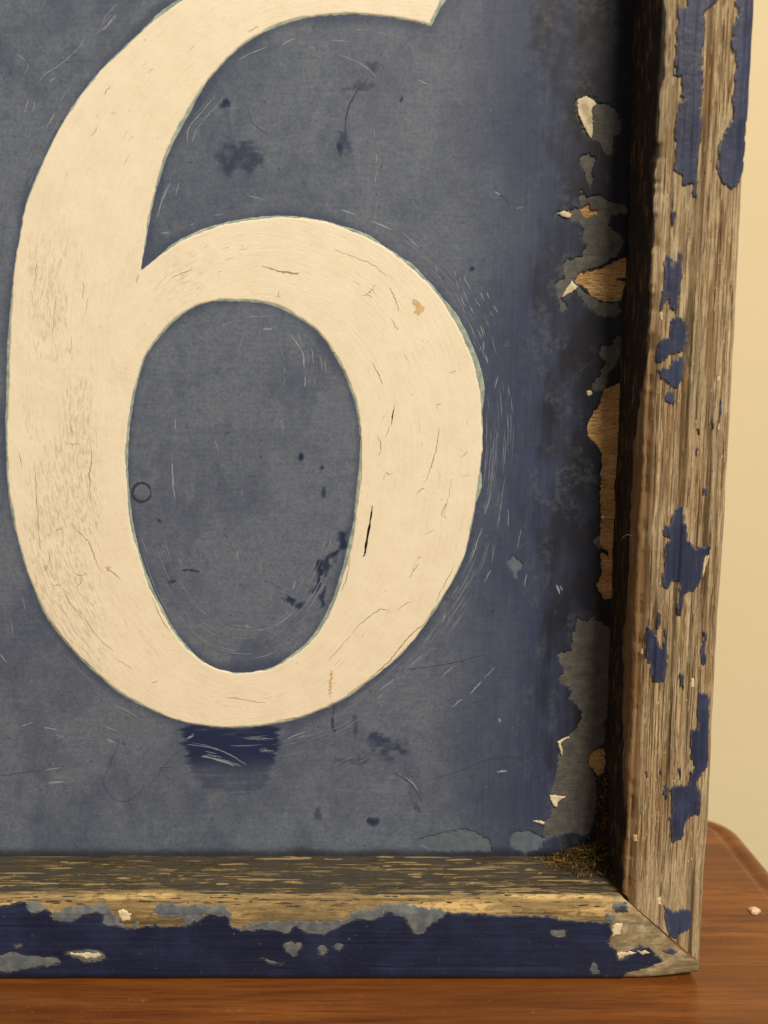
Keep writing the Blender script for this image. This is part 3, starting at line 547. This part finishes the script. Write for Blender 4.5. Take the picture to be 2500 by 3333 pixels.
zb = np.clip(mitre(px[:, 0]), .004, ZB)+.0003+.0005*sst(XIN+.008, XOUT, px[:, 0])
T0 = zb[None, :]+(T-T.min())*((.428-zb[None, :])/(T.max()-T.min()))
P, N = rsurf(S.ravel(), T0.ravel()); _, gd = grain(S.ravel(), T0.ravel(), 101)
mr, c, nz = mat_wood('weathered_rail_wood', [(150, 134, 108), (206, 190, 158), (172, 151, 120), (126, 106, 82)], 1500, 55, (62, 46, 32), .8)
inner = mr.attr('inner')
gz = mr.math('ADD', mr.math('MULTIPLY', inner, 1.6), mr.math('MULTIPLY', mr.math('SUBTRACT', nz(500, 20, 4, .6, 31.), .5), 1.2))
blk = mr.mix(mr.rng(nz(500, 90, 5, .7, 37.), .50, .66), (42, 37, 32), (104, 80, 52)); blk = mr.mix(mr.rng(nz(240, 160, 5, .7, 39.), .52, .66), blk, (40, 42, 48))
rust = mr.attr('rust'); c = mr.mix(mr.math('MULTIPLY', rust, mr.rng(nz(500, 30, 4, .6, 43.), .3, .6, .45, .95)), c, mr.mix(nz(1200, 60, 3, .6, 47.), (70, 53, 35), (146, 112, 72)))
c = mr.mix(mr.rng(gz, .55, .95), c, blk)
mr.color(c); b = mr.bump(nz(2200, 60, 3, .6, 41.), .00022, .6); mr.bump(nz(900, 26), .0003, .5, b); MR = mr.m
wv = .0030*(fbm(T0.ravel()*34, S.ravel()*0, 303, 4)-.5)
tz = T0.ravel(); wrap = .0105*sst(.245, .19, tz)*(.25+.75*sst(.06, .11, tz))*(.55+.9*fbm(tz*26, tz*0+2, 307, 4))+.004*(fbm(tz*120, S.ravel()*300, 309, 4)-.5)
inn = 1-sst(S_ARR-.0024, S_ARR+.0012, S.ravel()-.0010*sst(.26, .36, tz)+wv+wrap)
rust = sst(S_ARR-.0160, S_ARR-.0120, S.ravel())*(1-sst(S_ARR+.0022, S_ARR+.0048, S.ravel()+wv))*sst(.29, .22, T0.ravel())
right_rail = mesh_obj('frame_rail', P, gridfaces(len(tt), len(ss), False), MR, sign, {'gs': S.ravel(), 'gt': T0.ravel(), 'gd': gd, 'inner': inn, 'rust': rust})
right_rail['label'] = 'upright frame rail of bare weathered wood with blue paint scraps'
def mat_navy(nm, a, b_, rg=.45, sw=False, wn=.55):
    m = Mat(nm, rg, .3); s_ = m.attr('gt' if sw else 'gs'); t = m.attr('gs' if sw else 'gt'); p = m.pos()
    n1 = m.noise(m.xyz(m.math('MULTIPLY', s_, 600), m.math('MULTIPLY', t, 30)), 1, 4, .6); n2 = m.noise(p, 260, 4, .6)
    c = m.mix(m.rng(n1, .3, .7), a, b_); c = m.mix(m.math('MULTIPLY', m.rng(m.noise(p, 500, 3), .68, .76), .4), c, (110, 116, 130))
    e = m.attr('e'); fn = m.noise(m.xyz(m.math('MULTIPLY', s_, 2200), m.math('MULTIPLY', t, 260), 5.), 1, 4, .65)
    low = m.noise(p, 60, 4, .6); c = m.mix(m.math('MULTIPLY', m.rng(low, .42, .68), .5), c, tuple(int(v*1.3) for v in b_))
    rim = m.math('MULTIPLY', m.rng(e, 0.0, .0011, 1, 0), m.rng(fn, .44, .6)); c = m.mix(m.math('MULTIPLY', rim, .8), c, (122, 108, 86))
    thin = m.rng(m.noise(m.xyz(m.math('MULTIPLY', s_, 1500), m.math('MULTIPLY', t, 60), 9.), 1, 4, .65), .62, .70); c = m.mix(m.math('MULTIPLY', thin, wn), c, (120, 104, 80))
    m.rough(m.rng(low, .3, .7, rg-.12, rg+.12)); m.color(c); b = m.bump(n1, .0004, .7); m.bump(n2, .0004, .6, b); return m.m
MN = mat_navy('rail_blue_paint', (40, 47, 74), (52, 60, 90), .5)
RPATCH = [C1([(1040, 30), (1060, 55), (1100, 45), (1100, -60), (1310, -60), (1300, 30), (1230, 80), (1225, 180), (1215, 300), (1195, 420), (1210, 520), (1200, 650), (1195, 760), (1200, 860), (1180, 1000), (1170, 1100), (1170, 1300), (1150, 1330), (1130, 1300), (1150, 1260), (1120, 1240), (1060, 1250), (1065, 1190), (1010, 1140), (1025, 1060), (1020, 900), (1030, 750), (1040, 700), (1075, 670), (1055, 650), (1060, 520), (1015, 510), (1025, 350), (1030, 200)]),
 C1([(1420, -60), (1595, -60), (1585, 200), (1580, 400), (1565, 600), (1545, 750), (1525, 850), (1515, 1100), (1480, 1200), (1430, 1265), (1380, 1265), (1330, 1210), (1300, 1120), (1320, 1000), (1340, 900), (1380, 850), (1420, 740), (1400, 700), (1410, 560), (1425, 460), (1405, 350), (1400, 200), (1440, 100)]),
 C1([(1000, 1340), (1012, 1400), (1030, 1430), (1020, 1500), (1000, 1520), (995, 1440)]),
 C1([(955, 1730), (985, 1720), (1000, 1740), (1010, 1790), (1050, 1700), (1080, 1710), (1070, 1850), (1050, 2000), (1040, 2090), (980, 2080), (970, 1980), (940, 2090), (920, 2080), (935, 1950), (945, 1830)]),
 C2([(975, 100), (1030, 60), (1060, 70), (1110, 120), (1100, 250), (1082, 300), (1030, 308), (985, 330), (940, 370), (890, 370), (890, 300), (930, 210), (975, 200)]),
 C2([(968, 400), (1005, 360), (1080, 325), (1080, 450), (1060, 510), (1020, 550), (960, 510), (930, 470), (905, 425)]),
 C2([(970, 565), (1020, 580), (1015, 640), (985, 655), (950, 630)]),
 C2([(1000, -10), (1040, 0), (1035, 60), (1015, 30)]),
 C2([(1040, 1340), (1075, 1350), (1085, 1450), (1105, 1470), (1105, 1550), (1140, 1590), (1150, 1620), (1255, 1605), (1250, 1660), (1220, 1690), (1210, 1800), (1180, 1870), (1140, 1910), (1090, 1925), (1070, 2000), (1060, 2080), (1030, 2060), (1045, 1950), (1040, 1850), (1000, 1850), (980, 1890), (935, 1885), (945, 1750), (950, 1620), (985, 1560), (945, 1540), (945, 1470), (990, 1460), (1000, 1400)]),
 C3([(820, 85), (850, 80), (880, 110), (930, 220), (950, 90), (970, 110), (965, 250), (955, 440), (920, 460), (860, 440), (855, 340), (825, 280)]),
 C3([(1210, 130), (1240, 130), (1225, 250), (1240, 300), (1220, 340), (1190, 330), (1200, 250)]), C3([(1050, 390), (1080, 420), (1080, 490), (1060, 490)]),
 C3([(900, 0), (925, -10), (915, 90), (895, 80)]),
 C3([(1170, 520), (1200, 525), (1230, 530), (1260, 580), (1265, 760), (1255, 860), (1250, 950), (1240, 1030), (1190, 1080), (1170, 1130), (1190, 1220), (1185, 1340), (1110, 1360), (1085, 1440), (1080, 1490), (1010, 1535), (990, 1500), (985, 1380), (1000, 1300), (985, 1180), (1050, 1145), (1110, 1140), (1120, 1060), (1150, 1020), (1120, 960), (1130, 770), (1170, 770), (1165, 640)]),
 C3([(950, 1960), (1010, 2000), (1070, 1980), (1135, 1990), (1140, 2090), (1060, 2150), (1000, 2180), (965, 2080)]),
 C2([(1265, 770), (1280, 765), (1285, 850), (1270, 860)]), C2([(1320, 640), (1335, 640), (1330, 760), (1318, 770)]), C2([(1205, 1220), (1240, 1215), (1240, 1260), (1210, 1260)]), C2([(1165, 820), (1185, 815), (1185, 850), (1168, 852)]), C2([(1165, 960), (1180, 950), (1175, 1050), (1165, 1050)]), C3([(920, 1050), (938, 1040), (930, 1110), (918, 1100)]), C3([(1045, 1040), (1062, 1040), (1060, 1110), (1048, 1110)]), C3([(820, 1055), (835, 1055), (832, 1110), (822, 1105)]), C3([(940, 1150), (970, 1160), (980, 1250), (950, 1230)])]
for i, q in enumerate(RPATCH):
    l = fac(spline(q, 2)); l = np.stack([face_s(l[:, 0]), l[:, 1]], -1)
    res = .00034; U, TT = bbox_grid(l, res)
    d = sdf([l], U, TT)+(fbm(U*1900, TT*420, 131+i, 3)-.5)*.0020
    d = np.maximum(d, TT-.427)
    layer('paint_patch', d, U, TT, rsurf, .00040, MN, right_rail, .0003)
# open grain, lifted fibres and dust on the rail
def grain_marks(name, mat, num, surf, s0, s1, t0, t1, ln, wd, lift, swap=False, j=.00005):
    q = []
    for k in range(num):
        s_ = rng.uniform(s0, s1); t_ = rng.uniform(t0, t1); l_ = rng.uniform(*ln)*rng.uniform(.3, 1)
        a = np.stack([s_+np.cumsum(rng.normal(0, j, 7)), t_+np.linspace(0, l_, 7)], -1); a[:, 1] = np.minimum(a[:, 1], t1+.02)
        q.append((a[:, ::-1] if swap else a, rng.uniform(*wd)))
    return ribbons(name, q, mat, None, surf, lift)
mgr = Mat('grain_pores', .9, .1); mgr.color((88, 70, 50)); mgl = Mat('bleached_fibre', .85, .2); mgl.color((184, 168, 138)); mgb = Mat('brown_fibre', .85, .2); mgb.color((134, 108, 76))
fs0, fs1 = S_ARR+.0022, S_ARR+.0290
for nm, mt, nn, ln, wd, lf in (('grain_pores', mgr, 420, (.006, .045), (.00010, .00034), .00003), ('brown_fibres', mgb, 320, (.008, .06), (.0002, .0006), .00002), ('bleached_fibres', mgl, 300, (.002, .014), (.00012, .00034), .00004)):
    grain_marks(nm, mt.m, nn, rsurf, fs0, fs1, .036, .40, ln, wd, lf).parent = right_rail
grain_marks('bleached_specks', mgl.m, 110, rsurf, fs0, fs1, .036, .40, (.0006, .0014), (.0003, .0006), .00005).parent = right_rail
# small pale flecks on the rail
mf = Mat('pale_fleck', .7, .3); mf.color((216, 200, 168))
fl = [C2([(920, 35), (938, 35), (935, 95), (922, 80)]), C3([(1130, 430), (1150, 430), (1155, 490), (1130, 495)]), C3([(745, 1490), (765, 1485), (770, 1530), (745, 1545)]), C3([(900, 1910), (930, 1905), (930, 1960), (905, 1955)]), C2([(1225, 1640), (1262, 1630), (1245, 1700), (1215, 1830), (1212, 1750)]), C2([(1310, 780), (1325, 778), (1320, 830), (1312, 825)]), C2([(1305, 470), (1320, 465), (1318, 500), (1306, 500)]), C3([(795, 240), (810, 235), (812, 275), (795, 275)])]
for i, q in enumerate(fl):
    l = fac(np.array(q)); l = np.stack([face_s(l[:, 0]), l[:, 1]], -1); U, TT = bbox_grid(l, .0003)
    layer('pale_fleck', sdf([l], U, TT)+(fbm(U*1500, TT*1500, 231+i, 2)-.5)*.0005, U, TT, rsurf, .00018, mf.m, right_rail, .0003)

# bottom rail: profile in (y, z), swept along x
r2 = .0022
BPp = [(.003, ZB-.0006), (-.008, ZB-.0004), (-.018, ZB-.0002), (-RH+r2, ZB)]+arc(-RH+r2, ZB-r2, r2, 90, 180)[1:]+[(-RH, .020), (-RH, .010), (-RH, .0018)]+arc(-RH+.0034, .0016, .0034, 180, 262)+[(-RH+.012, -.0017)]
class BRail(Rail): pass
BP = BRail(BPp)
S_F = BP.d[4+3]           # the worn front arris
def xend(z): return XIN+(ZB-z)*(XOUT-XIN)/(ZB-.0045)
def bsurf(x, s):
    p, n = BP.at(s); g, _ = grain(s, x, 201)
    wear = .0012*np.exp(-((s-S_F-.001)/.0028)**2)*(.2+1.4*fbm(x*30, x*0, 213, 3))
    soft = sst(S_F+.001, S_F+.004, s)
    q = p+n*(g*(1-.75*soft)-wear)[..., None]
    lift = .0024*sst(.092, .122, x)**2*sst(.014, -.002, q[..., 1])
    return np.stack([x, q[..., 0], q[..., 1]+lift], -1), np.stack([0*x, n[..., 0], n[..., 1]], -1)
ss = np.arange(0, BP.d[-1]+1e-6, .00040); xs2 = np.arange(-.235, .0, .0007); fr = np.linspace(0, 1, 330)
pz, _ = BP.at(ss)
S = np.repeat(ss[:, None], len(xs2)+len(fr), 1)
Xr = np.concatenate([np.repeat(xs2[None], len(ss), 0), fr[None]*(np.clip(xend(np.clip(pz[:, 1], .0045, ZB)), 0, XOUT)-.0004-.0006*sst(.020, .006, pz[:, 1]))[:, None]], 1)
P, N = bsurf(Xr.ravel(), S.ravel()); _, gd = grain(S.ravel(), Xr.ravel(), 201)
mbm, c, nz = mat_wood('grimy_rail_wood', [(120, 106, 78), (172, 150, 106), (104, 92, 68), (146, 124, 84)], 1300, 60, (44, 38, 30), .7)
top = mbm.attr('top')
gr = mbm.math('MULTIPLY', top, mbm.rng(nz(560, 60, 6, .75, 51.), .44, .53))
c = mbm.mix(mbm.math('MULTIPLY', gr, .85), c, (56, 53, 48))
c = mbm.mix(mbm.math('MULTIPLY', top, mbm.rng(nz(520, 80, 6, .75, 57.), .57, .64, 0, .8)), c, (196, 164, 104))
ar = mbm.attr('arris'); c = mbm.mix(mbm.math('MULTIPLY', ar, mbm.rng(nz(600, 200, 6, .75, 61.), .40, .56, .25, .95)), c, (206, 178, 124))
corner = mbm.attr('corner'); c = mbm.mix(mbm.math('MULTIPLY', corner, mbm.rng(nz(420, 200, 4, .6, 67.), .35, .6, .4, .95)), c, mbm.mix(mbm.rng(nz(170, 110, 6, .7, 71.), .40, .64), (128, 118, 96), (184, 172, 146)))
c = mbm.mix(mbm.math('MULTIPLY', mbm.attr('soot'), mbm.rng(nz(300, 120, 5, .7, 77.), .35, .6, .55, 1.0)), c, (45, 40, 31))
mbm.color(c); b = mbm.bump(nz(1800, 60, 3, .6, 41.), .0003, .6); mbm.bump(nz(800, 34), .0004, .5, b)
sv_ = S.ravel(); xv = Xr.ravel()
topm = 1-sst(S_F-.005, S_F-.0005, sv_+.0012*(fbm(xv*60, sv_*0, 223, 3)-.5)*2); arm = sst(S_F-.0050, S_F-.0015, sv_+.004*(fbm(xv*45, sv_*0, 227, 4)-.5))*(1-sst(S_F+.004, S_F+.010, sv_))*(.25+.75*sst(.42, .6, fbm(xv*32, sv_*200, 229, 4)))
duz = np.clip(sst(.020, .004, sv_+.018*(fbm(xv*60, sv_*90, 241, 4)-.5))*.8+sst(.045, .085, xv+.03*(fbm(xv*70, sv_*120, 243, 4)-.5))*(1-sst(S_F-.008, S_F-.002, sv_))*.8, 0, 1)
cor = sst(.082, .092, xv)*sst(S_F-.004, S_F, sv_)
bottom_rail = mesh_obj('frame_rail', P, gridfaces(len(ss), S.shape[1], False), mbm.m, sign, {'gs': sv_, 'gt': xv, 'gd': gd, 'top': topm, 'arris': arm, 'corner': cor, 'soot': duz})
bottom_rail['label'] = 'level frame rail with a grimy top and a navy painted front'
mtn = Mat('tan_wood_streak', .85, .2); mtn.color((148, 130, 98)); mds = Mat('slate_paint_streak', .8, .2); mds.color((68, 66, 60))
for nm, mt, nn, s0, s1, ln, wd in (('slate_paint_streaks', mds, 330, .004, S_F-.003, (.008, .06), (.0004, .0016)), ('bare_streaks', mtn, 90, .004, S_F-.001, (.004, .03), (.0003, .0012)), ('slate_paint_streaks', mds, 90, S_F-.003, S_F+.003, (.002, .010), (.0003, .0008))):
    o = grain_marks(nm, mt.m, nn, bsurf, s0, s1, -.2, .082, ln, wd, .00004 if mt is mds else .00008, True); o.parent = bottom_rail
# navy coat on its front
def f2s(q):
    l = fac(np.array(q, float)); return np.stack([l[:, 0], S_F+.0009+(ZB-.0022-l[:, 1])], -1)
edge = C4([(-300, 410), (-120, 390), (0, 400), (60, 390), (105, 385), (140, 430), (160, 425), (200, 405), (240, 455), (310, 465), (350, 440), (400, 420), (465, 430), (440, 470), (500, 480), (560, 490), (660, 480), (800, 485), (850, 460), (890, 440), (920, 430), (990, 440), (1000, 480), (1050, 500), (1150, 495), (1240, 510), (1280, 475), (1330, 510), (1400, 515), (1450, 490), (1540, 450), (1600, 455), (1650, 440)])+C5([(20, 420), (90, 440), (130, 510), (150, 515), (170, 508), (210, 465), (280, 425), (400, 430), (550, 440), (700, 440), (800, 460), (900, 465), (975, 465), (988, 510), (970, 560), (1005, 590), (1010, 625), (1060, 615), (1100, 580), (1140, 575), (1170, 600), (1210, 640), (1130, 665), (1040, 690)])
ee = f2s(edge); cor_x = ee[-1, 0]
poly = np.vstack([ee, [(cor_x, BP.d[-1]-.0075), (-.234, BP.d[-1]-.0075), (-.234, ee[0, 1])]])
U, TT = np.meshgrid(np.arange(-.2345, .112, .00045), np.arange(S_F-.012, BP.d[-1]-.0005, .0004))
d = np.full(U.shape, 1.0); d = sdf([poly], U, TT)
holes = [C4([(0, 615), (50, 600), (180, 620), (250, 625), (262, 640), (180, 655), (100, 665), (50, 680), (0, 672), (-120, 680), (-140, 630)]), C4([(285, 600), (380, 588), (440, 595), (458, 615), (430, 632), (370, 636), (330, 615)]), C4([(1230, 565), (1255, 552), (1275, 562), (1300, 560), (1302, 580), (1268, 612), (1240, 590)]), C4([(1440, 575), (1460, 560), (1480, 570), (1465, 588)]), C4([(1135, 620), (1170, 635), (1225, 648), (1180, 645)]), C4([(60, 565), (90, 568), (75, 575)]), C4([(575, 490), (590, 475), (582, 492)]), C5([(725, 508), (780, 505), (780, 525), (735, 522)]), C5([(895, 660), (905, 640), (920, 655), (925, 680), (900, 682)]), C4([(1380, 570), (1400, 565), (1420, 580), (1395, 610), (1380, 600)])]
hl = [f2s(q) for q in holes]
for l in hl: d = np.maximum(d, -sdf([l], U, TT))
d = d+(fbm(U*500, TT*700, 251, 3)-.5)*.0016
MN2 = mat_navy('navy_rail_paint', (22, 31, 58), (31, 40, 69), .5, True, .12)
coat = layer('navy_paint_coat', d, U, TT, bsurf, .00035, MN2, bottom_rail, .0005)
mg = Mat('pale_grey_undercoat', .7, .25); p = mg.pos(); mg.color(mg.mix(mg.rng(mg.noise(p, 240, 5), .35, .7), (86, 95, 106), (118, 124, 128))); mg.bump(mg.noise(p, 300, 4), .0004, .5); MG = mg.m
und = [C4([(115, 385), (170, 390), (200, 420), (160, 450), (120, 430)]), C4([(225, 425), (300, 405), (400, 400), (470, 405), (520, 470), (560, 500), (430, 490), (300, 480), (235, 465)]), C4([(675, 392), (780, 395), (890, 400), (880, 440), (840, 480), (800, 490), (800, 455), (690, 450), (670, 430)]), C4([(860, 410), (960, 400), (1000, 420), (1000, 460), (900, 450)]), C4([(1050, 480), (1180, 462), (1320, 465), (1500, 460), (1510, 430), (1659, 400), (1659, 460), (1500, 500), (1400, 530), (1200, 520), (1050, 510)]), C5([(0, 400), (90, 395), (280, 425), (230, 470), (170, 520), (130, 520), (80, 450), (0, 430)]), C5([(960, 430), (1000, 440), (990, 470), (950, 465)]), C5([(985, 400), (1040, 385), (1060, 410), (1040, 430), (1000, 425)])]
for i, q in enumerate(und+holes):
    l = f2s(q); U, TT = bbox_grid(l, .0004, .002); dd = sdf([l], U, TT)+(fbm(U*700, TT*900, 261+i, 4)-.5)*.0030-(.0008 if i >= len(und) else 0)
    layer('undercoat_patch', dd, U, TT, bsurf, .00016, MG, bottom_rail, .0003)
for i, q in enumerate([C4([(505, 420), (530, 412), (565, 435), (560, 460), (530, 465), (512, 445)]), C4([(295, 602), (380, 595), (440, 605), (430, 622), (370, 625)]), C5([(1005, 605), (1060, 590), (1090, 600), (1040, 618), (1010, 632)]), C5([(1090, 590), (1130, 585), (1150, 600), (1110, 610)]), C5([(985, 480), (1030, 470), (1020, 520), (985, 535)])]):
    l = f2s(q); U, TT = bbox_grid(l, .0004, .002); dd = sdf([l], U, TT)+(fbm(U*900, TT*900, 281+i, 3)-.5)*.0014
    layer('lifted_flake', dd, U, TT, bsurf, .0004, MC, bottom_rail, .0003)
mbl = mat_navy('corner_blue', (44, 54, 78), (60, 68, 90), .5, True)
for i, q in enumerate([C5([(1045, 600), (1110, 565), (1150, 590), (1210, 635), (1130, 655), (1030, 640)]), C5([(990, 405), (1050, 395), (1055, 425), (1010, 430)]), C5([(1200, 590), (1240, 580), (1270, 600), (1230, 615)])]):
    l = f2s(q); U, TT = bbox_grid(l, .0004, .002); dd = sdf([l], U, TT)+(fbm(U*900, TT*900, 291+i, 3)-.5)*.0016
    layer('paint_patch', dd, U, TT, bsurf, .00028, mbl, bottom_rail, .0003)

# moss and dust caught in the lower right corner of the frame
mm = Mat('dry_moss', .95, .05); p = mm.pos(); mm.color(mm.mix(mm.rng(mm.noise(p, 260, 3), .4, .65), (64, 58, 36), (124, 100, 58))); V = []; F = []
for k in range(5200):
    if rng.random() < .7: x = XIN-abs(rng.normal(0, .013)); y = -abs(rng.normal(0, .0055))-.0005; z = ZB-.0008+abs(rng.normal(0, .0045))*max(0, 1-(XIN-x)/.026)
    else: x = XIN-.0006-abs(rng.normal(0, .0012)); y = -abs(rng.normal(0, .0020))-.0004; z = ZB+abs(rng.normal(0, .016))
    if x < XIN-.030: continue
    dv = rng.normal(0, 1, 3); dv /= np.linalg.norm(dv); dv[1] = -abs(dv[1]); l_ = rng.uniform(.0008, .0028); sd = rng.normal(0, .00014, 3)
    b0 = np.array([x, y, z]); i = len(V); V += [b0-sd, b0+sd, b0+dv*l_*.6+sd, b0+dv*l_+rng.normal(0, .0002, 3)]; F.append((i, i+1, i+2, i+3))
mo_ = mesh_obj('moss', V, F, mm.m, sign, None, False); mo_['kind'] = 'stuff'
# small splinter caught on the inside of the right rail
l = [(.0900, -.012, .166), (.0893, -.014, .1675), (.0899, -.017, .1692), (.0905, -.021, .1694)]
V = []; F = []
for k, q in enumerate(l): V += [(q[0], q[1], q[2]-.0002), (q[0], q[1], q[2]+.0002), (q[0]-.0002, q[1]-.0002, q[2])]
for k in range(3):
    for a in range(3): F.append((3*k+a, 3*k+(a+1) % 3, 3*k+3+(a+1) % 3, 3*k+3+a))
mesh_obj('splinter', V, F, mf.m, right_rail)

# crumb of paint lying on the table
mcr = Mat('paint_crumb', .7, .3); mcr.color((205, 186, 160)); V = []; F = []
cx, cy = .1612, .0125
ang = np.linspace(0, 2*math.pi, 9)[:-1]
for zz_, k_ in ((TZ+0.0001, 1.3), (TZ+.0010, 1.2), (TZ+.0017, .7)):
    for a in ang: rr = .0016*k_*(1+.25*math.sin(3*a+1)); V.append((cx+rr*1.2*math.cos(a), cy+rr*math.sin(a), zz_+.0002*math.sin(2*a)))
for k in range(2):
    for a in range(8): F.append((8*k+a, 8*k+(a+1) % 8, 8*k+8+(a+1) % 8, 8*k+8+a))
for a in range(1, 7, 2): F.append((16, 16+a, 17+a, 16+(a+2) % 8))
crumb = mesh_obj('paint_crumb', V, F, mcr.m, None, None, False); crumb['label'] = 'tiny pale paint crumb lying on the brown table right of the sign'; crumb['category'] = 'paint crumb'
